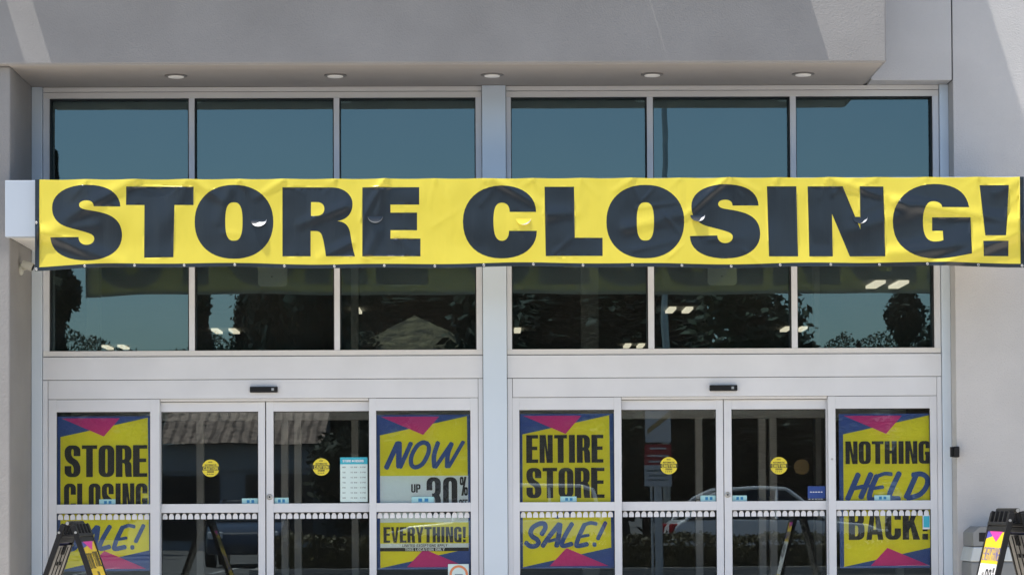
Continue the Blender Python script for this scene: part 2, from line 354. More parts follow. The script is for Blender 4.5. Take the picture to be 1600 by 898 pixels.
def brush(pts, w, taper=.0):
    """round-ended brush stroke along a smoothed centre line, as one outline"""
    P = [Vector(p) for p in pts]; Q = []
    if len(P) == 2: Q = [P[0].lerp(P[1], i / 6) for i in range(7)]
    else:
        E_ = [P[0] * 2 - P[1]] + P + [P[-1] * 2 - P[-2]]
        for i in range(1, len(E_) - 2):
            for q in range(6):
                t = q / 6; a, b, c, d = E_[i - 1:i + 3]
                Q.append(.5 * ((2 * b) + (c - a) * t + (2 * a - 5 * b + 4 * c - d) * t * t + (3 * b - a - 3 * c + d) * t ** 3))
        Q.append(P[-1])
    Lf, Rt = [], []; n = len(Q)
    for i, p in enumerate(Q):
        d = (Q[min(i + 1, n - 1)] - Q[max(i - 1, 0)]).normalized(); nn = Vector((-d.y, d.x)); ww = w / 2 * (1 - taper * i / (n - 1))
        Lf.append(p + nn * ww); Rt.append(p - nn * ww)
    d0 = (Q[1] - Q[0]).normalized(); d1 = (Q[-1] - Q[-2]).normalized(); k = .30
    o = Lf + [Q[-1] + d1 * w * k + (Lf[-1] - Q[-1]) * .5, Q[-1] + d1 * w * k * .8 - (Lf[-1] - Q[-1]) * .5] + Rt[::-1] + [Q[0] - d0 * w * k * .8 - (Lf[0] - Q[0]) * .5, Q[0] - d0 * w * k + (Lf[0] - Q[0]) * .5]
    V, _, F, _, _, _ = delaunay_2d_cdt(o, [(q, (q + 1) % len(o)) for q in range(len(o))], [], 1, 1e-7)
    res = []
    for f in F:
        c = (V[f[0]] + V[f[1]] + V[f[2]]) / 3; m = 1e9
        for q in range(n - 1):
            d = Q[q + 1] - Q[q]; t = max(0, min(1, (c - Q[q]).dot(d) / max(d.length_squared, 1e-12))); m = min(m, (c - Q[q] - d * t).length)
        if m <= w * .52: res.append([[(V[q].x, V[q].y) for q in f]])
    return res

# ------------------------------------------------------------------ the store building
store = tag(empty('store_building', (0, 0, 0)), 'grey and white stucco shop front with two glazed entrance bays under a deep soffit', 'building')
b = MB(); b.box(-20, -4.025, -1.06, .02, -.3, 4.957, 'stucco_grey'); lw = b.build('wall', store, bevel=.012)
lw['label'] = 'grey stucco wall left of the entrance'
b = MB(); b.box(-20, 3.44, -1.15, .0, 4.9565, 9.13, 'stucco_grey'); fb = b.build('fascia', store, bevel=.015)
b = MB(); b.box(-4.02, 3.405, -1.135, -.004, 4.949, 4.9562, 'soffit'); b.build('soffit', store)
b = MB(); b.box(3.443, 4.158, -.30, .0, 4.947, 9.6, 'stucco_pale'); b.box(4.158, 4.168, -.285, 0, 4.947, 9.6, 'seam'); b.box(4.168, 20, -.302, .05, -.3, 9.6, 'stucco_pale')
rw = b.build('wall', store, bevel=.008); rw['label'] = 'pale stucco wall right of the entrance'
b = MB(); b.box(-20, 20, .05, 26, 9.0, 9.12, 'interior'); b.build('roof', store)

# unseen slabs added high on the fascia, shaped to cast its slanting shade bands
def shade_slab(x0, x1, label):
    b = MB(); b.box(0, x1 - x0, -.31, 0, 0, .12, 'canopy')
    return tag(b.build('shade_slab', loc=(x0, -1.152, 5.95), bevel=.004), label, 'shade_slab', 'unseen slabs added to shade the fascia')
shade_slab(-9.5, -4.211, 'unseen slab at the far left of the upper fascia, added to cast shade')
shade_slab(-3.958, 1.248, 'long unseen slab centred on the upper fascia, added to cast shade')
shade_slab(1.288, 2.622, 'short unseen slab at the right end of the upper fascia, added to cast shade')

# canopy box carrying the banner
b = MB(); b.prism([(-4.036, -1.10), (4.54, -1.10), (4.54, -.306), (4.162, -.306), (4.162, -.09), (-4.02, -.09), (-4.02, -1.064), (-4.036, -1.064)], 3.489, 3.958, 'canopy_top')
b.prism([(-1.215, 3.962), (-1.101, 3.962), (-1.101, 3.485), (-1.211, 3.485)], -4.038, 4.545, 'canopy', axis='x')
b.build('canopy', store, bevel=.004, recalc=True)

# aluminium: jamb strips, centre post, headers, panels
def part(name, boxes, k, bev=.003, label=None):
    b = MB()
    for q in boxes: b.box(*q, k)
    o = b.build(name, store, bevel=bev)
    if label: o['label'] = label
    return o
part('jamb_strip', [(-4.022, -3.929, -.085, .1, 0, 4.946)], 'frame_blue', label='left jamb strip')
part('jamb_strip', [(4.088, 4.166, -.085, .1, 0, 4.944)], 'frame_blue', label='right jamb strip')
part('centre_post', [(-.008, .203, -.10, .1, 0, 4.946)], 'frame_blue')
part('seam_backing', [(-4.02, 4.16, -.028, -.02, 4.40, 4.944), (-3.93, -3.868, -.028, -.02, 0, 4.6), (-.07, .26, -.028, -.02, 0, 4.9), (4.02, 4.16, -.028, -.02, 0, 4.9),
                      (-3.92, -.02, -.028, -.02, 2.145, 2.56), (.21, 4.08, -.028, -.02, 2.145, 2.56)], 'seam', bev=0) if False else None
b = MB()
for x0, x1 in ((-3.93, -.007), (.202, 4.09)):
    b.box(x0, x1, -.024, -.012, 4.86, 4.946, 'seam'); b.box(x0, x1, -.024, -.012, 2.15, 2.58, 'seam')
    b.box(x0, x0 + .05, -.022, -.014, 0, 4.9, 'seam'); b.box(x1 - .05, x1, -.022, -.014, 0, 4.9, 'seam')
b.build('seam_backing', store)
for (x0, x1, s) in ((-3.925, -.012, 'left'), (.207, 4.084, 'right')):
    part('head_strip', [(x0, x1, -.06, -.026, 4.905, 4.9455)], 'frame_warm')
    part('header_panel', [(x0, x1, -.062, -.026, 2.336, 2.537)], 'frame')
    part('door_header', [(x0 + .047, x1 - .043, -.058, -.026, 2.164, 2.331), (x0, x0 + .043, -.058, -.026, 0, 2.331), (x1 - .040, x1, -.058, -.026, 0, 2.331)], 'frame')

def pane(name, x0, x1, y, z0, z1, k, parent):
    b = MB(); b.box(x0, x1, y, y + .008, z0, z1, 'glass_edge', front=k, back='glass_back'); return b.build(name, parent)

# upper windows: one frame per bay, three lights above and three below the canopy
for bay, (xs, x0, x1) in {'left': ([(-3.870, -2.628), (-2.577, -1.334), (-1.284, -.066)], -3.925, -.012),
                          'right': ([(.250, 1.468), (1.522, 2.751), (2.804, 4.029)], .207, 4.084)}.items():
    b = MB()
    b.box(x0, x1, -.05, .06, 2.543, 2.592, 'frame_warm'); b.box(x0, x1, -.05, .06, 4.848, 4.901, 'frame_warm')
    b.box(x0, xs[0][0], -.051, .06, 2.592, 4.848, 'frame'); b.box(xs[2][1], x1, -.051, .06, 2.592, 4.848, 'frame')
    for i in (0, 1): b.box(xs[i][1], xs[i + 1][0], -.045, .06, 2.592, 4.848, 'frame')
    for (a, c) in xs:
        b.box(a, c, -.04, .06, 3.50, 3.94, 'frame')
        for z0, z1 in ((2.592, 3.50), (3.94, 4.848)):          # black glazing gaskets
            b.box(a, a + .007, -.03, .039, z0, z1, 'gasket'); b.box(c - .010, c, -.03, .039, z0, z1, 'gasket'); b.box(a, c, -.031, .039, z1 - .008, z1, 'gasket'); b.box(a, c, -.031, .039, z0, z0 + .005, 'gasket')
    wf = b.build('window_frame', store, bevel=.003); wf['label'] = bay + ' bay window frame above the doors'
    for i, (a, c) in enumerate(xs):
        for z0, z1 in ((2.592, 3.50), (3.94, 4.848)):
            p = pane('window_pane', a, c, .040, z0, z1, 'glass_up', wf)
            p.rotation_euler = (0, 0, 0)

# doors: sidelights stand proud, sliding leaves run behind them
HOUSE = [(0, 0), (.044, 0), (.044, .030), (.034, .048), (.022, .052), (.010, .048), (0, .030)]
def leaf(name, x0, g0, g1, x1, yf, ztop, label):
    b = MB(); yb = yf + .055
    b.box(x0, g0, yf, yb, 0, ztop, 'frame'); b.box(g1, x1, yf, yb, 0, ztop, 'frame')
    b.box(g0, g1, yf + .001, yb, 2.050, ztop - .001, 'frame'); b.box(g0, g1, yf + .001, yb, 1.150, 1.229, 'frame'); b.box(g0, g1, yf + .001, yb, .0, .24, 'frame')
    for z0, z1 in ((.24, 1.150), (1.229, 2.05)):
        b.box(g0, g0 + .004, yf + .012, yf + .03, z0, z1, 'gasket'); b.box(g1 - .004, g1, yf + .012, yf + .03, z0, z1, 'gasket'); b.box(g0, g1, yf + .013, yf + .03, z1 - .006, z1, 'gasket')
    d = b.build(name, store, bevel=.003); d['label'] = label
    for z0, z1 in ((.24, 1.150), (1.229, 2.05)): pane('glass_pane', g0, g1, yf + .032, z0, z1, 'glass_door', d)
    b = MB(); n = 15; pitch = (g1 - g0 - .010) / n
    for i in range(n): b.prism([(g0 + .008 + i * pitch + a, 1.093 + c) for a, c in HOUSE], yf + .029, yf + .0305, 'st_white', axis='y')
    b.build('decal_row', d); return d
YS, YD = -.055, .012
doors = {}
doors['sl1'] = leaf('sidelight', -3.877, -3.805, -2.973, -2.889, YS, 2.160, 'fixed sidelight at the left end of the left bay')
doors['sd1'] = leaf('sliding_door', -2.955, -2.884, -2.020, -1.958, YD, 2.137, 'left leaf of the left bay sliding door')
doors['sd2'] = leaf('sliding_door', -1.948, -1.883, -1.030, -.962, YD, 2.137, 'right leaf of the left bay sliding door')
doors['sl2'] = leaf('sidelight', -1.027, -.964, -.124, -.056, YS, 2.160, 'fixed sidelight beside the centre post in the left bay')
doors['sl3'] = leaf('sidelight', .251, .312, 1.157, 1.221, YS, 2.160, 'fixed sidelight beside the centre post in the right bay')
doors['sd3'] = leaf('sliding_door', 1.155, 1.226, 2.073, 2.136, YD, 2.137, 'left leaf of the right bay sliding door')
doors['sd4'] = leaf('sliding_door', 2.143, 2.211, 3.056, 3.128, YD, 2.137, 'right leaf of the right bay sliding door')
doors['sl4'] = leaf('sidelight', 3.068, 3.134, 3.980, 4.041, YS, 2.160, 'fixed sidelight at the right end of the right bay')
for x0, x1 in ((-2.885, -1.031), (1.225, 3.064)):
    part('door_track', [(x0, x1, -.04, .01, 2.141, 2.162)], 'frame_warm')
for d, x in (('sd2', -1.918), ('sd4', 2.172)):
    b = MB(); b.lathe((x, YD, 1.288), [(.027, .0), (.027, -.006), (.018, -.012)], 'steel', 20, 'y'); b.lathe((x, YD, 1.288), [(.008, -.0125), (.008, -.014)], 'black', 10, 'y'); b.build('lock', doors[d])
b = MB(); b.lathe((3.10, YS, 1.60), [(.010, .0), (.010, -.004)], 'steel', 12, 'y'); b.build('lock', doors['sl4'])

# stickers stuck to the panes
def tf_plane(x, z, y): return lambda a, c: (x + a, y, z - c)
def caution(px, py, d, r=.0775, Y=.038):
    x, z = at(px, py, Y); b = MB(); tf = tf_plane(x, z, Y)
    circ = [(r * math.cos(i * math.pi / 18), r * math.sin(i * math.pi / 18)) for i in range(36)]
    b.shape([circ], tf, 'st_yellow'); t2 = tf_plane(x, z, Y - .0005); t3 = tf_plane(x, z, Y - .001)
    b.shape([[(-r * .985, -.017), (r * .985, -.017), (r * .985, .019), (-r * .985, .019)]], t2, 'st_black')
    for s in text('CAUTION', -.064, .064, -.013, .015, .34, .17): b.shape(s, t3, 'st_yellow')
    for s in text('AUTOMATIC', -.052, .052, -.036, -.022, .34, .17): b.shape(s, t2, 'st_black')
    for s in text('DOOR', -.030, .030, .024, .040, .34, .17): b.shape(s, t2, 'st_black')
    for x0, x1, y0, y1 in ((-.018, .018, -.060, -.050), (-.032, .032, .050, .057)):
        for q in range(4): b.shape([[(x0 + (x1 - x0) * q / 4, y0), (x0 + (x1 - x0) * (q + .6) / 4, y0), (x0 + (x1 - x0) * (q + .6) / 4, y1), (x0 + (x1 - x0) * q / 4, y1)]], t2, 'st_black')
    return b.build('caution_sticker', d)
caution(329, 731, doors['sd1']); caution(502, 729, doors['sd2']); caution(1045, 727, doors['sd3']); caution(1217, 727, doors['sd4'])
def teal(x0, x1, y0, y1, d, Y, squares=2):
    a, z1 = at(x0, y0, Y); c, z0 = at(x1, y1, Y); b = MB(); b.box(a, c, Y - .001, Y, max(z0, 1.2295), z1, 'st_teal'); w = c - a; h = z1 - z0
    for q in range(squares):
        f = (.30, .58)[q] if squares == 2 else .3
        b.box(a + w * f, a + w * (f + .17 if squares == 2 else .74), Y - .002, Y - .001, z0 + h * .28, z0 + h * .75, 'st_blue')
    return b.build('small_sticker', d)
ys, yd = YS + .031, YD + .031
teal(155, 180.5, 779.5, 789, doors['sl1'], ys); teal(378, 403.5, 778, 788, doors['sd1'], yd); teal(427.5, 451, 777, 787, doors['sd2'], yd); teal(643, 678, 775.5, 786, doors['sl2'], ys)
teal(875.5, 901, 775, 784, doors['sl3'], ys); teal(1094.5, 1119.5, 773.5, 783, doors['sd3'], yd); teal(1143.5, 1167, 773.5, 782.5, doors['sd4'], yd); teal(1366, 1391, 773, 782, doors['sl4'], ys)
a, z1 = at(1441.5, 804.5, ys); c, z0 = at(1455.5, 826, ys); b = MB(); b.box(a, 3.9755, ys - .001, ys, z0, z1, 'st_white'); b.box(a + .007, 3.972, ys - .002, ys - .001, z0 + .016, z1 - .006, 'st_cyan'); b.build('cyan_sticker', doors['sl4'])
a, z1 = at(1262, 759, yd); c, z0 = at(1289, 780, yd); b = MB(); b.box(a, 3.052, yd - .001, yd, z0 + .012, z1, 'st_navy')
for q in range(5): b.box(a + .02 + q * .024, a + .036 + q * .024, yd - .002, yd - .001, (z0 + z1) / 2 + .004, (z0 + z1) / 2 + .012, 'st_white'); b.box(a + .006 + q * .028, a + .024 + q * .028, yd - .002, yd - .001, z0 + .002, z0 + .008, 'st_white')
b.build('navy_sticker', doors['sd4'])
b = MB(); a, z1 = at(700, 880.5, ys); b.box(a, a + .185, ys - .001, ys, z1 - .185, z1, 'st_sheet')
ring = [[(.083 * math.cos(i * math.pi / 20), .083 * math.sin(i * math.pi / 20)) for i in range(40)], [(.062 * math.cos(i * math.pi / 20), .062 * math.sin(i * math.pi / 20)) for i in range(40)]]
b.shape(ring, tf_plane(a + .095, z1 - .093, ys - .0018), 'st_orange'); b.box(a + .06, a + .13, ys - .0018, ys - .001, z1 - .098, z1 - .088, 'st_grey'); b.build('round_sticker', doors['sl2'])

# interior seen through the glass
b = MB(); b.box(-13, 13, .10, 24, -.2, -.004, 'shopfloor'); b.build('interior_floor', store)
b = MB(); b.box(-13, 13, .10, 24, 4.05, 4.15, 'ceiling'); b.build('interior_ceiling', store)
b = MB(); b.box(-13, 13, 24, 24.1, -.2, 9, 'interior'); b.box(-13.1, -13, .06, 24, -.2, 9, 'interior'); b.box(13, 13.1, .06, 24, -.2, 9, 'interior')
b.box(-13, 13, 1.3, 1.4, 4.15, 9, 'gasket'); b.box(-13, -4.03, .03, .10, -.2, 9, 'interior'); b.box(4.17, 13, .06, .10, -.2, 9, 'interior'); b.box(-4.03, 4.17, .07, .10, 4.95, 9, 'interior')
b.build('interior_wall', store)
b = MB()
for x in (-2.86, -2.02, -1.89, 2.10, 2.73, 2.84, -4.0, 4.1): b.box(x, x + .07, 2.5, 2.6, 0, 2.06, 'in_col')
b.box(-4.1, 4.2, 2.48, 2.62, 2.06, 2.36, 'in_col'); b.build('inner_doorway', store)
for x0, x1, y in ((1.07, 1.26, 5.0), (-4.35, -4.22, 5.0), (3.50, 3.56, 4.0), (-1.36, -1.29, 3.2)):
    b = MB(); b.box(x0, x1, y, y + .2, 0, 4.05, 'in_col'); b.build('interior_column', store)
x, z = at(1253, 729, 2.46); b = MB(); b.lathe((x, 2.49, z), [(.078, 0), (.078, -.004)], 'sign_tan', 24, 'y'); b.build('inner_sticker', store)  # yellow sticker given a darker tan for the shade indoors

# recessed downlights
dls = ['first recessed downlight from the left in the soffit', 'second recessed downlight from the left, above the left bay mullion', 'middle recessed downlight, in the soffit above the centre post',
       'fourth recessed downlight from the left, above the right bay', 'last recessed downlight, nearest the free right end of the soffit']
for (px, py), lb in zip(((275, 121), (524, 122), (769, 121.5), (1019, 120.5), (1255, 119.5)), dls):
    x, _ = at(px, py, -.62); e = tag(empty('downlight', (x, -.62, 4.949)), lb, 'downlight', 'recessed downlights along the soffit')
    b = MB(); b.lathe((0, 0, 0), [(.098, 0), (.098, -.006), (.074, -.010)], 'trim', 28); b.build('trim_ring', e, smooth=False)
    b = MB(); b.lathe((0, 0, 0), [(.070, -.0102), (.066, -.016), (.03, -.022)], 'lens', 24); b.build('lens', e)

# door motion sensors
for px, s in ((412.5, 'left'), (1130, 'right')):
    x, z = at(px, 608.5 if s == 'left' else 606, -.06)
    e = tag(empty('motion_sensor', (x, -.0585, z)), 'black bar-shaped motion sensor on the header above the %s pair of sliding doors' % s, 'sensor', 'motion sensors above the doors')
    b = MB(); b.box(-.123, .123, -.045, 0, -.026, .026, 'black'); b.build('housing', e, bevel=.006)
    b = MB(); b.box(.070, .092, -.048, -.0452, -.010, .012, 'steel'); b.build('eye', e)

# ceiling lamps inside
lamps = [((168, 541.5), 'first upper window, left of the low pair'), ((193, 541), 'first upper window, right of the low pair'), ((339, 516), 'second upper window, left of the pair'), ((366, 516), 'second upper window, right of the pair'),
         ((558, 484), 'third upper window, alone near its left edge'), ((808.5, 515), 'fourth upper window, alone at its left edge'), ((980, 539), 'fourth upper window, left of the low pair'), ((1001, 539), 'fourth upper window, right of the low pair'),
         ((1048, 483), 'fifth upper window, left of the pair'), ((1074, 483), 'fifth upper window, right of the pair'), ((1228, 513), 'fifth upper window, cut by the mullion'), ((1252, 513), 'sixth upper window, beside the mullion'),
         ((1368, 443), 'last upper window, left of the high pair'), ((1404, 443), 'last upper window, right of the high pair'), ((1382, 547), 'last upper window, left of the low pair'), ((1406, 547), 'last upper window, right of the low pair')]
for (px, py), lb in lamps:
    Zc = 4.04
    # distance at which the ceiling line meets this pixel
    d = CR @ Vector(((px - 800) / F_PX, (PY - py) / F_PX, -1)); t = (Zc - CAMP.z) / d.z; p = CAMP + t * d
    L_ = .38 if py > 460 else .40; w = .052 if py > 460 else .066
    b = MB(); b.box(-w, w, -L_, L_, -.03, .005, 'tube')
    tag(b.build('ceiling_light', loc=(p.x, p.y, Zc)), 'lit ceiling light through the ' + lb, 'ceiling light', 'lit ceiling lights inside the shop')

# beige boxes hanging behind the panes under the banner
for (x0, x1, y0, y1), lb in (((403, 448.5, 412, 447), 'left bay'), ((1106, 1151.5, 412, 445.5), 'right bay')):
    Y = .075; a, z1 = at(x0, y0, Y); c, z0 = at(x1, y1, Y); b = MB()
    b.prism([(q - a, w - z0) for q, w in [(a, z1), (a, z0 + .03), (a + .009, z0 + .009), (a + .03, z0), (c - .03, z0), (c - .009, z0 + .009), (c, z0 + .03), (c, z1)]], 0, .06, 'beige', axis='y')
    b.lathe(((c - a) * .48, -.001, (z1 - z0) * .42), [(.007, 0), (.007, -.002)], 'black', 10, 'y')
    tag(b.build('sign_box', loc=(a, Y, z0)), 'beige rounded box behind the %s glass, just under the banner' % lb, 'sign box', 'beige boxes behind the glass')

# small lamp-like camera on the left reveal, black box on the right jamb
x, z = at(46, 421, -.62); cam_o = tag(empty('wall_camera', (-4.022, -.62, z)), 'small beige security camera on the left reveal just below the banner corner', 'camera')
b = MB(); b.lathe((0, 0, 0), [(.05, 0), (.05, .015), (.035, .025)], 'beige', 18, 'x'); b.build('base_plate', cam_o)
b = MB(); b.tube((.02, 0, 0), (.07, -.04, .01), .014, .014, 'beige'); b.tube((.07, -.04, .01), (.075, -.05, .05), .014, .012, 'beige'); b.build('arm', cam_o)
b = MB(); b.tube((.03, -.06, .045), (.12, -.06, .012), .032, .038, 'beige', 16); b.tube((.12, -.06, .012), (.125, -.06, .010), .03, .03, 'black', 16); b.build('head', cam_o)
x, z = at(1490, 705.5, -.36); e = tag(empty('entry_box', (4.092, -.302, z)), 'small black access box on the right edge of the door surround', 'access box')
b = MB(); b.box(.035, .085, -.09, 0, -.048, .048, 'black'); b.build('housing', e, bevel=.008)
b = MB(); b.box(.034, .044, -.012, .02, -.052, .052, 'steel'); b.box(.074, .086, -.02, .02, -.048, .048, 'black'); b.box(.012, .034, -.06, -.02, -.044, .044, 'black'); b.build('side_plate', e)

# ------------------------------------------------------------------ banner
YB = -1.275
def bcorner(px, py): return at(px, py, YB)
tl, tr, bl, br = bcorner(55, 280.5), bcorner(1600, 276.2), bcorner(54.5, 420.5), bcorner(1601, 418.5)
XL, XR = (tl[0] + bl[0]) / 2, (tr[0] + br[0]) / 2
CRE = []   # creases: two survey pixels, width m, height m
def crease(p, q, w, a): CRE.append((Vector(bcorner(*p)), Vector(bcorner(*q)), w, a))
crease((1295, 279), (1410, 316), .035, .0055); crease((1400, 316), (1620, 350), .05, .008); crease((1465, 416), (1625, 352), .045, .009)
crease((1600, 352), (1380, 408), .10, .010); crease((212, 279), (85, 352), .05, .006); crease((62, 362), (190, 412), .05, .007); crease((62, 362), (150, 352), .045, .004)
crease((1137, 277), (1070, 338), .028, .006); crease((1140, 277), (1185, 300), .03, .003); crease((600, 280), (565, 345), .03, .005); crease((604, 280), (590, 335), .03, .004)
crease((440, 283), (405, 306), .03, .004); crease((300, 281), (345, 312), .04, .005); crease((770, 280), (845, 322), .035, .005); crease((990, 279), (960, 298), .025, .003)
crease((540, 322), (470, 350), .04, .004); crease((548, 380), (500, 402), .04, .004); crease((572, 400), (590, 360), .04, .004); crease((360, 295), (340, 345), .05, .003)
crease((855, 335), (900, 332), .05, .004); crease((980, 356), (1065, 335), .05, .004); crease((1390, 395), (1520, 383), .05, .005); crease((1420, 330), (1330, 360), .06, .004)
crease((375, 282), (385, 290), .03, .003); crease((1595, 280), (1560, 300), .04, .004); crease((130, 300), (260, 395), .12, .003); crease((285, 300), (235, 392), .10, .003)
rc = random.Random(21)
TIES = [bcorner(px, 280)[0] for px in (57, 135, 212, 290, 375, 443, 523, 601, 680, 757, 833, 908, 985, 1062, 1138, 1216, 1295, 1370, 1448, 1528, 1597)]
for tx in TIES[1:-1]:
    for q in range(3):
        a = rc.uniform(-1.15, 1.15); L_ = rc.uniform(.06, .24); p0 = Vector((tx, 3.948)); CRE.append((p0, p0 + Vector((math.sin(a), -math.cos(a))) * L_, rc.uniform(.010, .020), rc.uniform(.0007, .0016)))
for q in range(26):
    p0 = Vector((rc.uniform(XL, XR), rc.uniform(3.28, 3.88))); a = rc.uniform(-.5, .5) + rc.choice((.4, -.4)); CRE.append((p0, p0 + Vector((math.cos(a), math.sin(a))) * rc.uniform(.12, .4), rc.uniform(.012, .028), rc.uniform(.0006, .0014)))
def ztop(x):
    t = (x - XL) / (XR - XL); z = tl[1] * (1 - t) + tr[1] * t
    return z - .0045 * (1 - max(math.cos((x - TIES[0]) / .418 * 2 * math.pi), -.6)) * .5
def zbot(x):
    t = (x - XL) / (XR - XL); z = bl[1] * (1 - t) + br[1] * t
    return z + .006 * math.sin(x * 2.1 + .6) + .0045 * math.sin(x * 5.3) - .008 * math.exp(-((x - XL) / .35) ** 2) + .011 * min(1, max(0, (x - XL) / .5))
def disp(x, z):
    p = Vector((x, z)); s = 0
    for a, c, w, h in CRE:
        h *= 2.6
        d = c - a; L2 = d.length_squared; t = max(0, min(1, (p - a).dot(d) / L2)); q = (p - a - d * t).length
        if q < 3.2 * w: s += h * math.exp(-(q / w) ** 2) * (1 - .6 * t)
    v = (z - 3.2) / .75
    s += .010 * mnoise.noise((x * 1.7, z * 2.6, 0)) + .0045 * mnoise.noise((x * 5.5, z * 4.0, 3)) * (.4 + .6 * v) + .0020 * mnoise.noise((x * 13, z * 3., 7))
    if v < .25: s += .010 * (.25 - v) * 4 * mnoise.noise((x * 1.9, 0, 11)) + .004 * (.25 - v) * 4
    return s
ban = tag(empty('store_banner', (0, 0, 0)), 'long yellow banner reading STORE CLOSING! in black capitals, tied across the canopy', 'banner')
def sc_(pts, x0, y0, k=5.985): return [(x0 + a / k, y0 + c / k) for a, c in pts]
S_ = path((768, 286), [(762, 160, 650, 84, 455, 84), (260, 84, 128, 165, 128, 295), (128, 390, 180, 445, 260, 475), (330, 498, 400, 510, 465, 533), (505, 545, 522, 562, 522, 585), (522, 620, 490, 643, 450, 643), (405, 643, 376, 615, 376, 570),
                       ('L', 115, 576), (118, 720, 260, 790, 455, 790), (650, 790, 783, 700, 783, 555), (783, 450, 730, 390, 640, 357), (570, 333, 500, 325, 440, 315), (398, 306, 383, 290, 383, 270), (383, 245, 415, 231, 453, 231), (497, 231, 520, 252, 520, 286)])
T1 = [(823, 101), (1452, 101), (1450, 272), (1273, 272), (1263, 760), (990, 765), (992, 272), (820, 272)]
R_ = [path((8, 107), [('L', 470, 107), (590, 107, 664, 180, 664, 262), (664, 350, 610, 410, 525, 421), (600, 430, 632, 470, 643, 540), (655, 620, 670, 700, 687, 751), ('L', 415, 751), (407, 690, 395, 610, 380, 565), (372, 535, 355, 515, 320, 515), ('L', 272, 515), ('L', 272, 751), ('L', 8, 751)]),
      path((275, 245), [('L', 330, 245), (375, 245, 400, 270, 400, 308), (400, 350, 370, 374, 325, 374), ('L', 275, 374)])]
E_ = [(755, 107), (1287, 105), (1287, 268), (1018, 268), (1018, 342), (1267, 342), (1267, 507), (1018, 507), (1018, 585), (1299, 585), (1299, 751), (755, 751)]
C_ = path((1184, 336), [(1178, 180, 1050, 90, 860, 90), (650, 90, 498, 225, 498, 425), (498, 640, 640, 770, 860, 770), (1060, 770, 1190, 670, 1190, 512), ('L', 930, 512), (930, 570, 905, 605, 863, 605), (810, 605, 784, 550, 784, 420), (784, 300, 805, 250, 863, 250), (910, 250, 935, 280, 935, 336)])
L_ = [(125, 101), (400, 101), (408, 577), (668, 577), (668, 748), (136, 748)]
N_ = [(370, 98), (697, 98), (862, 500), (857, 98), (1079, 98), (1094, 752), (765, 752), (598, 355), (606, 752), (386, 752)]
G_ = path((683, 293), [(660, 140, 540, 75, 355, 75), (130, 75, -32, 220, -32, 420), (-32, 650, 130, 773, 370, 773), (500, 773, 610, 745, 704, 727), ('L', 695, 387), ('L', 337, 387), ('L', 337, 513), ('L', 437, 513), ('L', 440, 600), (415, 610, 390, 613, 360, 613), (285, 613, 252, 550, 252, 420), (252, 290, 290, 238, 345, 238), (395, 238, 428, 260, 428, 293)])
S2 = [(287 + (a - 115) * (945 - 287) / (783 - 115), 78 + (c - 84) * (771 - 78) / (790 - 84)) for a, c in S_]
letters = [[sc_(S_, 60, 275)], [sc_(T1, 60, 275)], [sc_(superell(264, 1000, 84, 774, 2.18), 260, 275), sc_(superell(551, 712, 247, 605, 2.7), 260, 275)],
           [sc_(q, 440, 275) for q in R_], [sc_(E_, 440, 275)], [sc_(C_, 640, 275)], [sc_(L_, 830, 275)],
           [superell(947.5, 1069, 289, 403.7, 2.18), superell(995, 1021.7, 316.3, 375.8, 2.7)], [sc_(S2, 1030, 275)], [[(1198.3, 291.3), (1244.3, 291.2), (1247, 400.6), (1201.5, 400.6)]], [sc_(N_, 1200, 275)], [sc_(G_, 1400, 275)],
           [[(1530.5, 289.5), (1576, 289.5), (1570.8, 368.2), (1538.8, 368.2)]], [[(1535.5, 376.6), (1575, 376.6), (1575.3, 400.3), (1536.7, 400.3)]]]
from mathutils.geometry import delaunay_2d_cdt
cons = []                                                              # closed outlines cut into the cloth
for contours in letters: cons += [[at(a, c, YB) for a, c in con] for con in contours]
NX = 520; gx = [XL + (XR - XL) * i / NX for i in range(NX + 1)]
verts, edges = [], []
def chain(pts, closed):
    n0 = len(verts); verts.extend(Vector(p) for p in pts)
    edges.extend((n0 + i, n0 + i + 1) for i in range(len(pts) - 1))
    if closed: edges.append((n0 + len(pts) - 1, n0))
chain([(x, zbot(x)) for x in gx] + [(x, ztop(x)) for x in gx[::-1]], True)
HEM = .043 * .75; chain([(x, zbot(x) + HEM) for x in gx], False)
for x in (XL + .036, XR - .036): chain([(x, zbot(x) + .0001), (x, ztop(x) - .0001)], False)
for con in cons: chain(con, True)
for x in gx[1:-1]:
    a, c = zbot(x), ztop(x)
    for q in range(1, 46): verts.append(Vector((x, a + (c - a) * q / 46)))
V2, _, F2, _, _, _ = delaunay_2d_cdt(verts, edges, [], 1, 1e-6)
boxes = [(min(p[0] for p in c), max(p[0] for p in c), min(p[1] for p in c), max(p[1] for p in c)) for c in cons]
def inside(x, z):
    r = False
    for c, (x0, x1, z0, z1) in zip(cons, boxes):
        if x < x0 or x > x1 or z < z0 or z > z1: continue
        for q in range(len(c)):
            (ax, az), (bx, bz) = c[q - 1], c[q]
            if (az > z) != (bz > z) and x < (bx - ax) * (z - az) / (bz - az) + ax: r = not r
    return r
b = MB(); b.v = [(v.x, YB - disp(v.x, v.y), v.y) for v in V2]; ky, kb = b.mi('vin_yellow'), b.mi('vin_black')
for f in F2:
    cx = sum(V2[q].x for q in f) / 3; cz = sum(V2[q].y for q in f) / 3
    A, B_, D = (V2[q] for q in f[:3]); f = tuple(f) if (B_ - A).x * (D - A).y - (B_ - A).y * (D - A).x > 0 else tuple(f)[::-1]
    b.f.append(f); b.m.append(kb if (cx < XL + .036 or cx > XR - .036 or cz < zbot(cx) + HEM or inside(cx, cz)) else ky)
b.build('cloth', ban, smooth=True)
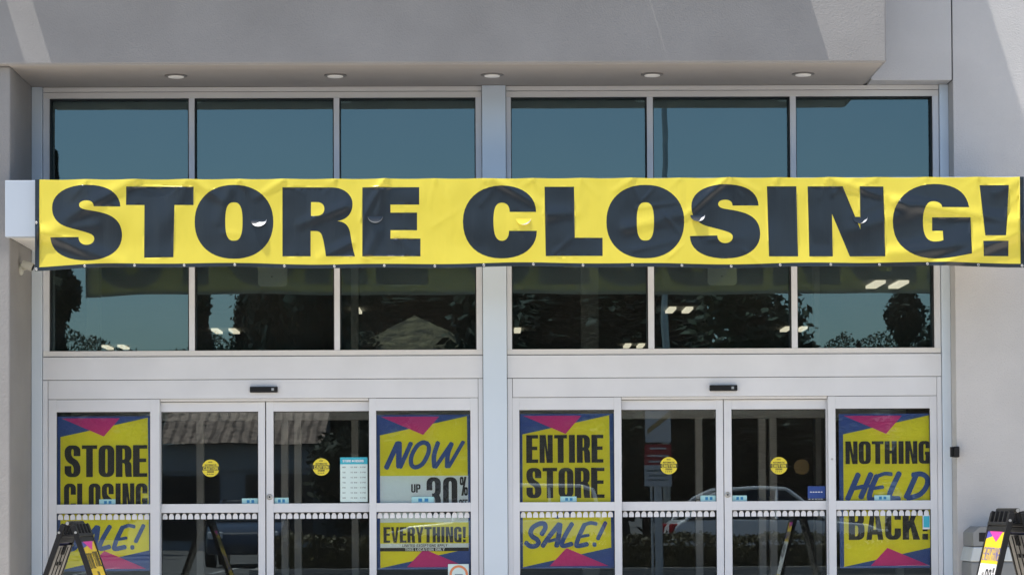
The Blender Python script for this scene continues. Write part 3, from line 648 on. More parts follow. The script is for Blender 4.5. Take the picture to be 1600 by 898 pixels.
bk = MB(); bk.v = [(x, y + .002, z) for x, y, z in b.v]; bk.f = list(b.f); bk.mi('vin_back'); bk.m = [0] * len(b.f); bk.build('backing', ban, smooth=True)
# grommets along the lower and side hems
gm = MB(); prof = [(.0045, 0), (.0045, -.003), (.0075, -.005), (.0105, -.003), (.0115, 0)]
gm.lathe((0, 0, 0), prof, 'grommet', 16, 'y'); gm.lathe((0, 0, 0), [(.0044, -.0012), (.0044, -.0016)], 'black', 10, 'y')
g0 = None
for px, py in ((57, 348),) + tuple((q, None) for q in (57, 132.5, 210.5, 288, 367, 444.5, 522.5, 600.5, 679.5, 756, 833.5, 911, 988, 1065.5, 1142.5, 1219, 1298, 1374, 1449, 1528.5, 1597)):
    xg = bcorner(px, 418)[0]; zg = bcorner(px, py)[1] if py else zbot(xg) + .016
    if g0 is None: g0 = gm.build('grommet', ban); o = g0
    else: o = g0.copy(); C.objects.link(o); o.parent = ban
    o.location = (xg, YB - disp(xg, zg) - .0005, zg)
# half-moon wind flaps, hinged on top
def flap(px, py, r, k, kr, lift, rim0, rim1, rimw):
    xc, zc = bcorner(px, py); y0 = YB - disp(xc, zc) - .004; b = MB(); rows = 7; cols = 14; g = []
    P = lambda a, t: (xc + r * t * math.cos(a), y0 - lift * (t * math.sin(a)) ** 1.6, zc - r * t * math.sin(a) * .92)
    for i in range(rows + 1):
        g.append([P(math.pi * j / cols, i / rows) for j in range(cols + 1)])
    for i in range(rows):
        for j in range(cols): b.face([g[i][j], g[i][j + 1], g[i + 1][j + 1], g[i + 1][j]], k)
    for j in range(cols):                               # turned-up pale edge showing the reverse of the cloth
        f0, f1 = j / cols, (j + 1) / cols
        if f1 < rim0 or f0 > rim1: continue
        m = lambda f: max(.05, math.sin(math.pi * (f - rim0) / (rim1 - rim0))) if rim0 <= f <= rim1 else .05
        A, B = P(math.pi * f0, 1), P(math.pi * f1, 1); a2, b2 = P(math.pi * f0, 1 - rimw * m(f0)), P(math.pi * f1, 1 - rimw * m(f1))
        b.face([(A[0], A[1] - .004, A[2]), (B[0], B[1] - .004, B[2]), (b2[0], b2[1] - .008, b2[2]), (a2[0], a2[1] - .008, a2[2])], kr)
    return b.build('wind_flap', ban, smooth=False)
flap(404, 343, .068, 'vin_black', 'vin_white', .034, .05, .78, .62); flap(586.5, 338, .064, 'vin_black', 'bin_grey', .020, .0, 1., .14)
flap(818, 341, .063, 'vin_yellow', 'vin_white', .018, .03, .62, .18); flap(1090, 336, .062, 'vin_black', 'vin_white', .030, .02, .46, .34); flap(1343.5, 339, .064, 'vin_black', 'vin_white', .018, .05, .46, .26)

# ------------------------------------------------------------------ posters (poster units: 1 unit = 1/175 m, y down, 150 x 241)
U = 1 / 175.
def poster(px, py, label, art, bow=0.):
    Y = -.004; x, z = at(px, py, Y); b = MB(); W, H = 150, 241
    def tf(l):
        return lambda a, c: (a * U, -.0006 * l, -c * U)
    b.box(0, W * U, 0, .0012, -H * U, 0, 'pr_blue')
    b.shape([[(6.5, 32), (142.5, 2.5), (144.5, 209), (6.5, 239)]], tf(1), 'pr_yellow')
    b.shape([[(8, 3), (99, 3), (74, 31.5)]], tf(2), 'pr_pink')
    b.shape([[(74.5, 209.5), (140, 237.5), (48, 237.5)]], tf(2), 'pr_pink')
    for shapes, k, l in art:
        for s in shapes: b.shape(s, tf(l), 'pr_' + k)
    o = tag(b.build('sale_poster', loc=(x, Y, z)), label, 'poster', 'sale posters in the sidelights')
    return o
rect = lambda x0, y0, x1, y1: [[(x0, y0), (x1, y0), (x1, y1), (x0, y1)]]
def bz(lines, x0, y0, k, ox, oy):
    """brush strokes given in survey-zoom units -> poster units"""
    return [(brush([(x0 + a / k - ox, y0 + c / k - oy) for a, c in pts], w / k), 'blue', 3 + .12 * i) for i, (pts, w) in enumerate(lines)]
SALE = [([(352, 452), (392, 385), (385, 338), (330, 335), (262, 372), (232, 425), (250, 472), (300, 505), (318, 545), (285, 578), (225, 578), (178, 540)], 52),
        ([(362, 580), (440, 470), (548, 338)], 52), ([(556, 338), (540, 470), (516, 582)], 54), ([(428, 528), (535, 500)], 34),
        ([(688, 335), (625, 440), (575, 545), (592, 578), (685, 556)], 50), ([(825, 345), (765, 470), (735, 560), (752, 580), (855, 560)], 50), ([(815, 352), (890, 328), (955, 340)], 40), ([(775, 478), (868, 462)], 34),
        ([(1055, 325), (968, 505)], 44), ([(930, 553), (934, 578)], 44)]
NOW_ = [([(157, 570), (243, 386)], 38), ([(252, 385), (250, 562)], 42), ([(260, 565), (340, 388)], 33),
        ([(462, 395), (430, 383), (385, 410), (345, 480), (342, 545), (375, 566), (425, 540), (465, 470), (472, 415), (455, 385)], 32),
        ([(540, 384), (510, 480), (512, 565)], 34), ([(520, 566), (640, 390)], 30), ([(640, 392), (612, 470), (606, 565)], 34), ([(618, 564), (726, 380)], 28)]
HELD = [([(238, 618), (158, 800)], 41), ([(332, 615), (255, 790)], 41), ([(190, 725), (315, 700)], 30), ([(375, 630), (335, 720), (318, 792), (345, 806), (425, 798)], 40), ([(375, 635), (430, 615), (485, 618)], 28), ([(350, 722), (420, 712)], 26),
        ([(542, 610), (490, 715), (465, 785), (490, 798), (540, 800)], 40), ([(665, 628), (615, 740), (590, 790)], 40), ([(640, 625), (705, 618), (748, 650), (742, 710), (690, 770), (600, 798)], 38)]
p3 = (809.5, 646.3)
sale_art = bz(SALE, 795, 770, 7.016, *p3)
on_art = brush([(58, 148), (56, 158), (62, 161), (67, 152), (63, 146), (58, 149)], 5) + brush([(72, 161), (76, 147)], 5) + brush([(76, 147), (80, 160)], 5) + brush([(81, 160), (86, 146)], 5)
poster(88, 650.3, 'yellow and blue poster reading STORE CLOSING SALE! behind the leftmost sidelight', [
    (text('STORE', 13, 141.5, 45, 94.5, .425, .115, .09), 'black', 3), (text('CLOSING', 12, 142, 104.5, 154, .43, .11, .11), 'black', 3), *sale_art])
poster(809.5, 646.3, 'yellow and blue poster reading ENTIRE STORE ON SALE! right of the centre post', [
    (text('ENTIRE', 12.5, 133, 33, 76.5, .45, .125, .11), 'black', 3), (text('STORE', 12.5, 134.5, 84.3, 131.5, .425, .115, .09), 'black', 3), (on_art, 'blue', 3), *sale_art])
poster(1310.5, 646.2, 'yellow and blue poster reading NOTHING HELD BACK! behind the rightmost sidelight', [
    (text('NOTHING', 10, 143.5, 43, 78.5, .415, .13, .09), 'black', 3), *bz(HELD, 1290, 610, 4.726, 1310.5, 646.2), (text('BACK!', 14, 140, 149, 197, .40, .125, .11), 'black', 3)])
poster(587, 647.8, 'yellow and blue poster reading NOW UP TO 30% OFF EVERYTHING! left of the centre post', [
    *bz(NOW_, 570, 610, 4.726, 587, 647.8), ([rect(6.5, 95.3, 144, 168)], 'white', 3), ([rect(6.3, 168, 144.4, 200.7)], 'yellow', 2.5),
    (text('UP', 55, 69.5, 108.3, 121.3, .36, .16), 'black', 4), (text('TO', 56, 70, 128, 141, .3, .15), 'black', 4),
    (text('30', 79, 127, 97.6, 157.5, .40, .10, .16), 'black', 4), (text('%', 131, 143.3, 97, 126.5, .5, .1), 'black', 4), (text('OFF', 130, 143, 132.5, 146, .32, .16), 'black', 4),
    (text('EVERYTHING!', 11.5, 140.5, 175, 199.3, .42, .14, .11), 'black', 4), ([rect(6.5, 200.7, 144.2, 207.3)], 'white', 4), (text('LIMITED EXCEPTIONS APPLY', 41, 111, 202, 206, .3, .17, .25), 'black', 5),
    ([rect(6.5, 207.3, 144.2, 212.8)], 'black', 4), (text('THIS LOCATION ONLY', 45, 107, 208, 212.2, .34, .17, .18), 'white', 5)])
# opening-hours sheet
Y = .034; a, z1 = at(531.5, 714, Y); c, z0 = at(574.4, 783.5, Y); b = MB(); w, h = c - a, z1 - z0
b.box(0, w, 0, .0012, 0, h, 'st_sheet'); b.box(0, w, -.0006, 0, h * .845, h, 'st_cyan')
tfs = lambda l: (lambda q, r: (q, -.0006 * l, h - r))
for s in text('STORE', .022, .098, .022, .043, .34, .16): b.shape(s, tfs(2), 'st_white')
for s in text('HOURS', .128, .210, .022, .043, .34, .16): b.shape(s, tfs(2), 'st_white')
b.lathe((.113, -.0006, h - .033), [(.009, 0), (.009, -.0006)], 'st_white', 14, 'y')
for i, d in enumerate(('MON', 'TUE', 'WED', 'THU', 'FRI', 'SAT', 'SUN')):
    y = .083 + i * .0455
    for s in text(d, .020, .048, y, y + .012, .3, .16): b.shape(s, tfs(1), 'st_grey')
    for s in text('10 AM - 9 PM', .092, .226, y, y + .012, .28, .15, .2): b.shape(s, tfs(1), 'st_grey')
tag(b.build('opening_hours_sheet', loc=(a, Y, z0)), 'white sheet headed STORE HOURS on cyan, on the right leaf of the left sliding door', 'notice')

# ------------------------------------------------------------------ folding A-frame signs on the pavement
def a_frame(loc, rz, H, sp, out, label, art):
    """out = +1/-1: lateral side whose outer face carries the artwork towards the street camera"""
    root = tag(empty('a_frame_sign', loc, rz), label, 'a-frame sign', 'folding a-frame signs on the pavement')
    hw = .27; zt = H - .09
    for s in (1, -1):
        top = Vector((s * .035, 0, H - .035)); bot = Vector((s * sp, 0, .03)); dn = (bot - top); L = dn.length; dn.normalize(); nrm = Vector((dn.z, 0, -dn.x)) * (-1 if (Vector((dn.z, 0, -dn.x)).x * s) < 0 else 1)
        ctr = top + dn * L / 2; ey = Vector((0, 1, 0)); b = MB()
        for e in (-1, 1): b.obox(ctr + ey * e * (hw - .008), dn * L / 2, ey * .017, nrm * .018, 'black')             # side rails
        for t in (.10, .985): b.obox(top + dn * L * t, dn * .018, ey * (hw - .03), nrm * .016, 'black')
        o = b.build('panel_frame', root, bevel=.004)
        b = MB(); b.obox(ctr + dn * .05 - nrm * .008, dn * (L / 2 - .10), ey * (hw - .03), nrm * .004, 'bin_grey' if False else 'steel_dull')
        for q in (-.08, .0, .08): b.obox(ctr + dn * .05 - nrm * .014, dn * (L / 2 - .12), ey * (.004 + q * 0) , nrm * .003, 'black') if q == 0 else b.obox(ctr + ey * q * 1.6 - nrm * .014, dn * (L / 2 - .16), ey * .005, nrm * .003, 'black')
        b.build('inner_sheet', root)
        for t in (.26, .50, .74):
            for q in (-.055, .055):
                b = MB(); b.obox(top + dn * L * t + ey * q - nrm * .016, dn * .012, ey * .028, nrm * .006, 'black'); b.build('cross_slot', root)
        for q in (-.04, 0, .04): b = MB(); b.obox(top + dn * L * .165 + ey * q - nrm * .016, dn * .035, ey * .006, nrm * .005, 'black'); b.build('cross_slot', root)
        # printed insert on the outer face
        b = MB(); vw = -s * 1.0                                    # reading direction along y for a viewer outside this face
        x0, x1 = -(hw - .025), hw - .025; t0 = .105 * L; PL = L * .975 - t0
        def tf(l, top=top, dn=dn, nrm=nrm, s=s): return lambda a, c: top + dn * (t0 + c * PL) + ey * ((a - .5) * (x1 - x0) * (1 if s > 0 else -1)) + nrm * (.012 + .0006 * l)
        b.obox(top + dn * (t0 + PL / 2) + nrm * .0095, dn * PL / 2, ey * x1, nrm * .002, 'sg_blue')
        for shp, k, l in art:
            for q in shp: b.shape(q, tf(l), 'sg_' + k)
        b.build('printed_insert', root)
        # knuckles of the moulded hinge
        b = MB()
        for q in (-.24, -.12, 0, .12, .24): b.obox(top + dn * .035 + ey * (q + (.0 if s > 0 else .0)), dn * .045, ey * .016, nrm * .018, 'black')
        b.obox(top + dn * .078, dn * .012, ey * hw, nrm * .022, 'black'); b.build('hinge_half', root, bevel=.004)
        b = MB(); b.obox(bot + Vector((0, 0, -.012)), (.03, 0, 0), (0, hw + .01, 0), (0, 0, .018), 'black'); b.build('foot', root)
    b = MB(); b.tube((0, -.275, H - .02), (0, .275, H - .02), .016, .016, 'black', 14); b.build('hinge_rod', root)
    for q in (-.281, .281): b = MB(); b.lathe((0, q, H - .02), [(.011, -.006), (.013, 0), (.011, .006)], 'steel', 16, 'y'); b.build('bolt', root)
    for s in (-1, 1):
        for q in (-.285, .285): b = MB(); b.lathe((s * (.035 + sp * .06), q, H - .085), [(.009, -.008), (.009, .008)], 'steel', 10, 'y'); b.build('bolt', root)
    return root
M['steel_dull'] = mat('dull_grey_sheet', (.36, .355, .34), .5, .2, noise=(10, .1))
un = lambda shapes, sx, sy: [[[(a * sx, c * sy) for a, c in con] for con in s] for s in shapes]
art_top = [([[[(0, .065), (.99, .012), (.99, .985), (0, .985)]]], 'yellow', 1), ([[[(.06, .003), (.93, .003), (.62, .085)]]], 'pink', 2)]
sale_s = [([[[((a + 20) / 1220, (c + 120) / 1500) for a, c in con] for con in t] for t in brush(pts, w)], 'blue', 3 + .12 * i) for i, (pts, w) in enumerate(SALE)]
art_l = art_top + [(text('ENTIRE', .05, .48, .105, .225, .34, .07, .16), 'black', 3), (text('STORE', .54, .96, .095, .215, .34, .07, .16), 'black', 3), (text('ON', .44, .60, .25, .295, .3, .12), 'black', 3), *sale_s]
art_r = art_top + [(text('EVERYTHING', .04, .97, .125, .215, .24, .09, .2), 'blue', 3), ([rect(0, .238, .99, .62)], 'white', 2), (text('UP', .20, .34, .30, .335, .3, .14), 'black', 3), (text('TO', .20, .34, .35, .385, .3, .14), 'black', 3), (text('30', .40, .76, .275, .43, .36, .1, .15), 'black', 3),
                   (text('%', .80, .94, .26, .345, .45, .1), 'black', 3), (text('OFF', .80, .96, .37, .41, .3, .15), 'black', 3), ([[[(.4, .75), (.98, .97), (.1, .97)]]], 'pink', 2)]
xa, za = at(107, 817, -4.2 - .28); a_frame((xa - .0, -4.2, 0), R(-1.5), za + .02, .40, 1, 'black folding a-frame sign at the lower left, printed yellow with ENTIRE STORE ON SALE', art_l)
xa, za = at(1588.5, 797, -5.5 - .28); a_frame((xa, -5.5, 0), R(1.5), za + .02, .30, -1, 'black folding a-frame sign at the lower right, printed EVERYTHING UP TO 30% OFF', art_r)

# grey litter bin by the right-hand wall
Yb = -.62; x0, z1 = at(1519.5, 822, Yb - .2); x1 = x0 + .44
e = tag(empty('litter_bin', ((x0 + x1) / 2, Yb, 0)), 'grey litter bin with a pale band against the right wall, behind an a-frame sign', 'bin')
w = .22
b = MB(); b.prism([(-w, z1 - .17), (w, z1 - .17), (w, z1 - .03), (w - .03, z1), (-w + .06, z1), (-w, z1 - .05)], -w, w, 'bin_grey', axis='y'); b.box(-w + .05, w - .05, -w - .004, -w + .01, z1 - .13, z1 - .05, 'black'); b.build('hood', e, bevel=.02)
b = MB(); b.prism([(-w - .03, .70), (w + .03, .70), (w + .0, z1 - .175), (-w - .0, z1 - .175)], -w - .01, w + .01, 'bin_pale', axis='y'); b.build('band', e, bevel=.01)
b = MB(); b.box(-w - .02, w + .02, -w, w, 0, .698, 'bin_grey'); b.build('body', e, bevel=.02)

# ------------------------------------------------------------------ ground
b = MB(); b.box(-60, 60, -13.0, -.0, -.3, -.002, 'concrete'); struct(b.build('pavement'))
b = MB(); b.box(-60, 60, -13.16, -13.002, -.3, .0, 'kerb'); struct(b.build('kerb', bevel=.02))
b = MB(); b.face([(-3000, -3000, -.14), (3000, -3000, -.14), (3000, 3000, -.14), (-3000, 3000, -.14)], 'asphalt'); struct(b.build('ground'))
b = MB()
for i in range(-8, 9): b.box(i * 2.8 - .05, i * 2.8 + .05, -34.5, -28.6, -.139, -.134, 'paint_line')
for y in (-15.5, -19): b.box(-60, 60, y - .06, y + .06, -.139, -.134, 'paint_line')
struct(b.build('road_marking'))
b = MB(); b.box(-4.6, 30, -28.0, -26.0, -.3, .01, 'kerb'); struct(b.build('planting_bed'))
b = MB(); pts = []
rnd = random.Random(3)
N = 120
for row, (dist, hs) in enumerate(((900, 1.0),)):
    prof = [(-2600 + 5200 * i / N, 96 + 44 * mnoise.noise((i * .06, 2.2, 0)) + 16 * mnoise.noise((i * .3, 5, 0))) for i in range(N + 1)]
    for i in range(N):
        (xa, ha), (xb, hb) = prof[i], prof[i + 1]
        b.face([(xa, -1400, -1), (xb, -1400, -1), (xb, -1900, hb), (xa, -1900, ha)], 'hill'); b.face([(xa, -1900, ha), (xb, -1900, hb), (xb, -2600, -1), (xa, -2600, -1)], 'hill')
struct(b.build('hills'))

# ------------------------------------------------------------------ trees, hedge: leaf-sized faces through the crown's volume
def leaves(b, pts, size, k, rnd, flat=0.):
    for p in pts:
        s = size * rnd.uniform(.6, 1.35); u = Vector((rnd.gauss(0, 1), rnd.gauss(0, 1), rnd.gauss(0, 1))).normalized(); w = u.orthogonal().normalized()
        if rnd.random() < .5: w = u.cross(w)
        p = Vector(p); b.face([p - u * s, p + w * s * .55, p + u * s, p - w * s * .55], k)
def crown_cluster(rnd, cx, cy, cz, rx, ry, rz, ncl, nper, hollow=.55):
    out = []
    for i in range(ncl):
        d = Vector((rnd.gauss(0, 1), rnd.gauss(0, 1), rnd.gauss(0, 1))).normalized() * rnd.uniform(hollow, 1.0)
        c = Vector((cx + d.x * rx, cy + d.y * ry, cz + d.z * rz)); q = rnd.uniform(.13, .30)
        for j in range(nper): out.append((c.x + rnd.gauss(0, 1) * rx * q * .6, c.y + rnd.gauss(0, 1) * ry * q * .6, c.z + rnd.gauss(0, 1) * rz * q * .5))
    return out
def make_tree(name, label, kind, H, Rr, seed, lk='leaf_dark'):
    rnd = random.Random(seed); root = tag(empty(name), label, 'tree', 'trees beyond the car park')
    t = MB(); t.tube((0, 0, -.2), (rnd.uniform(-.1, .1), 0, H * .35), .035 * H * .55, .022 * H * .55, 'bark', 8, False); t.tube((0, 0, H * .34), (.05, .05, H * .8), .022 * H * .55, .006 * H, 'bark', 8, False)
    for i in range(7):
        a = rnd.uniform(0, 6.28); z = H * rnd.uniform(.28, .6); r = Rr * rnd.uniform(.4, .75)
        if kind == 'broad': t.tube((0, 0, z), (r * math.cos(a), r * math.sin(a), z + H * .18), .012 * H * .5, .004 * H * .5, 'bark', 6, False)
    t.build('trunk', root); c = MB()
    if kind == 'broad': pts = crown_cluster(rnd, 0, 0, H * .57, Rr, Rr, H * .37, 90 if seed != 5 else 62, 190 if seed != 5 else 80); s = .115
    elif kind == 'cypress':
        pts = []
        for i in range(12000):
            z = rnd.random() ** .9; r = Rr * min(1, (1 - z) * 2.6) ** .6 * (.55 + .45 * math.sin(z * 31 + rnd.random())) * (.75 + .35 * math.sin(z * 9 + seed)) ; a = rnd.uniform(0, 6.28); q = r * rnd.uniform(.45, 1.05); pts.append((q * math.cos(a), q * math.sin(a), .25 + z * (H - .25)))
        s = .10
    else:
        pts = []
        for i in range(10000):
            z = rnd.random() ** 1.2; lay = .5 + .5 * math.cos(z * 44 + seed); r = Rr * (1 - z) ** .8 * (.35 + .65 * lay) + .08; a = rnd.uniform(0, 6.28); q = r * rnd.uniform(.3, 1.05); pts.append((q * math.cos(a), q * math.sin(a), .6 + z * (H - .6) - .12 * q))
        s = .10
    leaves(c, pts, s, lk, rnd); c.build('crown', root); return root
CX = lambda px, Yd: (px - 757) * (22 - Yd) / F_PX                      # where a thing mirrored at that column stands, Yd metres out
HZ = lambda py, Yd: 1.18 + (793 - py) * (22 - Yd) / F_PX
protos = {}
def put(kind, px, top, Yd, Rr, label, seed, lk='leaf_dark', sx=1.):
    H = HZ(top, Yd) + .14; key = (kind, seed)
    if key not in protos:
        o = make_tree({'broad': 'broadleaf_tree', 'cypress': 'cypress_tree', 'conifer': 'conifer_tree'}[kind], label, kind, H, Rr, seed, lk); protos[key] = (o, H, Rr)
        o.location = (CX(px, Yd), Yd, -.14)
    else:
        p, h0, r0 = protos[key]; o = copy_tree(p); o.location = (CX(px, Yd), Yd, -.14); o.scale = (Rr / r0, Rr / r0, H / h0); o.rotation_euler = (0, 0, px); o['label'] = label
    return o
put('cypress', 90, 232, -45, .78, 'tall dark cypress mirrored at the left edge of the windows', 1)
put('broad', 150, 600, -50, 1.5, 'low dark tree mirrored behind the leftmost poster', 3)
put('conifer', 317, 284, -76, .85, 'slim dark conifer mirrored just right of the first left mullion', 2)
put('broad', 468, 335, -80, 2.0, 'dense dark tree mirrored in the second window of the left bay', 3)
put('broad', 408, 312, -82, 1.0, 'narrow tall tree mirrored beside the dense one in the left bay', 4)
put('broad', 510, 330, -84, 2.3, 'dark tree mirrored behind the left bay second mullion', 3)
put('broad', 690, 345, -88, 4.0, 'large tree mirrored above the hipped tile roof', 4)
put('broad', 600, 470, -95, 2.4, 'low tree mirrored left of the hipped tile roof', 3)
put('broad', 556, 528, -62, .8, 'little tree mirrored at the foot of the hipped roof', 3)
put('broad', 588, 512, -62, 1.0, 'small tree mirrored in front of the left slope of the hipped roof', 4, 'leaf_mid')
put('broad', 722, 500, -64, 1.1, 'small tree mirrored in front of the right slope of the hipped roof', 5, 'leaf_mid')
put('broad', 840, 350, -60, 2.7, 'wide dark tree mirrored just right of the centre post', 3)
put('broad', 955, 335, -56, 2.4, 'dark tree mirrored in the first window of the right bay', 4)
put('broad', 1042, 330, -64, 1.5, 'dark tree mirrored left of centre in the right bay second window', 3)
put('broad', 1160, 360, -50, 2.0, 'open leafy tree mirrored in the right bay second window', 5, 'leaf_mid')
put('broad', 1228, 430, -54, 1.1, 'small leafy tree mirrored at the right bay second mullion', 5, 'leaf_mid')
put('cypress', 1418, 300, -48, .62, 'dark columnar cypress mirrored in the last window of the right bay', 1)
put('conifer', 1346, 536, -60, .5, 'small conifer top mirrored low in the last window of the right bay', 2)
put('broad', 1460, 470, -58, 1.2, 'small dark tree mirrored at the right end of the windows', 4)
put('broad', 1010, 560, -44, 2.6, 'low spreading tree mirrored in the right bay doors', 3)
put('broad', 1200, 585, -46, 3.2, 'low wide tree mirrored in the rightmost sliding leaf', 4)
put('broad', 580, 640, -48, 1.6, 'low dark tree mirrored beside the tiled shop', 3)
put('broad', 870, 600, -44, 2.6, 'low dark tree mirrored right of the centre post doors', 5)
# far-off wood
rnd = random.Random(11); b = MB(); pts = []
for i in range(70000):
    x = rnd.uniform(-38, 38); top = HZ(529, -150) + 2.2 * mnoise.noise((x * .11, 0, 0)) + 1.6 * mnoise.noise((x * .5, 3, 0)); pts.append((x, -150 + rnd.uniform(-3, 3), top * rnd.random() ** .5))
leaves(b, pts, .13, 'leaf_mid', rnd); o = b.build('distant_wood'); tag(o, 'far line of trees mirrored low in the upper windows', 'wood', kind='stuff')
# hedge
rnd = random.Random(5); b = MB(); b.box(-4.1, 15, -27.55, -26.45, -.0, .42, 'leaf_hedge'); pts = []
for i in range(15000):
    x = rnd.uniform(-4.2, 15.1); h = .58 + .10 * mnoise.noise((x * .9, 0, 0)) + .05 * mnoise.noise((x * 3.3, 0, 4))
    if rnd.random() < .5: pts.append((x, -27 + rnd.uniform(-.6, .6), h + rnd.gauss(0, .035)))
    else: pts.append((x, -26.42 + rnd.gauss(0, .05), rnd.uniform(0, h)))
leaves(b, pts, .05, 'leaf_hedge', rnd); tag(b.build('hedge'), 'long low clipped hedge with brownish leaves, mirrored at the foot of the doors', 'hedge')

# ------------------------------------------------------------------ shop with tiled roof, small hipped house
bd = tag(empty('tiled_shop'), 'low shop with clay tile roof mirrored in the left sliding doors', 'building')
Yd = -58; xl, xr = CX(250, Yd), CX(508, Yd); ze = HZ(692, Yd)
b = MB(); b.box(xl, xr - .5, Yd - 12, Yd, -.3, ze, 'shopwall'); b.build('wall', bd)
b = MB(); 
zr = ze + 2.3
b.face([(xl, Yd + .8, ze), (xr, Yd + .8, ze), (xr, Yd - 6, zr), (xl, Yd - 6, zr)], 'tile'); b.face([(xl, Yd - 6, zr), (xr, Yd - 6, zr), (xr, Yd - 13, ze), (xl, Yd - 13, ze)], 'tile'); b.face([(xr - .05, Yd + .8, ze), (xr - .05, Yd - 13, ze), (xr - .05, Yd - 6, zr)], 'shopwall')
nx = 0
for i in range(nx):
    x = xl + (xr - xl) * (i + .5) / nx; b.tube((x, Yd + .85, ze + .02), (x, Yd - 6, zr + .02), .04, .04, 'tile', 6)
b.build('roof', bd)
b = MB(); b.box(xl, xr - .5, Yd - .0, Yd + .12, 2.45, ze - .05, 'car_white' if False else 'shopwall'); b.build('sign_band', bd)
for i in range(7):
    x = xr - 2.6 - i * 3.0; b = MB(); b.box(x, x + 2.2, Yd, Yd + .06, .2, 2.3, 'shopdark'); b.build('window', bd)
bh = tag(empty('hipped_house'), 'house with a weathered hipped tile roof mirrored left of the centre post', 'building')
Yd = -72; xc = CX(650, Yd); za = HZ(492, Yd); zb = HZ(640, Yd); w = 6.2
b = MB(); b.box(xc - w + .7, xc + w - .7, Yd - w + .7, Yd + w - .7, -.3, zb, 'shopwall'); b.build('wall', bh)
b = MB(); ap = (xc, Yd, za)
cs = [(xc - w, Yd - w, zb), (xc + w, Yd - w, zb), (xc + w, Yd + w, zb), (xc - w, Yd + w, zb)]
for i in range(4): b.face([cs[i], cs[(i + 1) % 4], ap], 'tile_dim')
for i in range(0):
    x = -w + 2 * w * (i + .5) / 60; t = 1 - abs(x) / w; b.tube((xc + x, Yd + w, zb + .05), (xc + x, Yd + w * (1 - t), zb + (za - zb) * t + .05), .06, .06, 'tile_dim', 6)
b.build('roof', bh)

# ------------------------------------------------------------------ lamp post, parking sign
b = MB(); x = CX(1041, -40); pl = tag(empty('lamp_post', (x, -40, -.14)), 'tall slim car-park lamp post mirrored in the fifth upper window', 'lamp post')
b.tube((0, 0, 0), (0, 0, 12.2), .10, .06, 'steel', 12); b.build('pole', pl); b = MB(); b.box(-.9, .9, -.12, .12, 12.1, 12.25, 'black_metal'); b.build('lamp_head', pl)
Yd = -25.2; ps = tag(empty('parking_sign', (CX(1028, Yd), Yd, -.14)), 'red and white parking sign on a white post, mirrored in the right bay door', 'sign')
b = MB(); b.tube((-.0, 0, 0), (-.0, 0, 2.0), .075, .075, 'post_white', 16); b.tube((-.12, 0, 0), (-.12, 0, 1.9), .022, .022, 'post_white', 10); b.build('post', ps)
b = MB(); w = .25; b.box(-w, w, .078, .095, HZ(760, Yd) + .14, HZ(727, Yd) + .14, 'sign_white'); b.box(-w, w, .078, .095, HZ(727, Yd) + .14, HZ(696, Yd) + .14, 'sign_red')
zr0 = HZ(727, Yd) + .14
for q, (wd, dz, k) in enumerate(((.30, .30, 'sign_white'), (.40, .16, 'sign_white'), (.34, .06, 'sign_white'), (.40, -.10, 'st_grey'), (.34, -.19, 'st_grey'), (.38, -.28, 'st_grey'))): b.box(-wd / 2, wd / 2, .0951, .0965, zr0 + dz - .018, zr0 + dz + .018, k)
b.build('red_panel', ps, bevel=.005)
b = MB(); b.box(-.235, w, .078, .095, HZ(693, Yd) + .14, HZ(636, Yd) + .14, 'sign_white'); b.shape([[(-.2, 0), (.24, .34), (.24, .46), (-.2, .10)]], lambda a, c: (a, .0965, HZ(680, Yd) + .14 + c), 'sign_tan'); b.build('upper_panel', ps, bevel=.005)

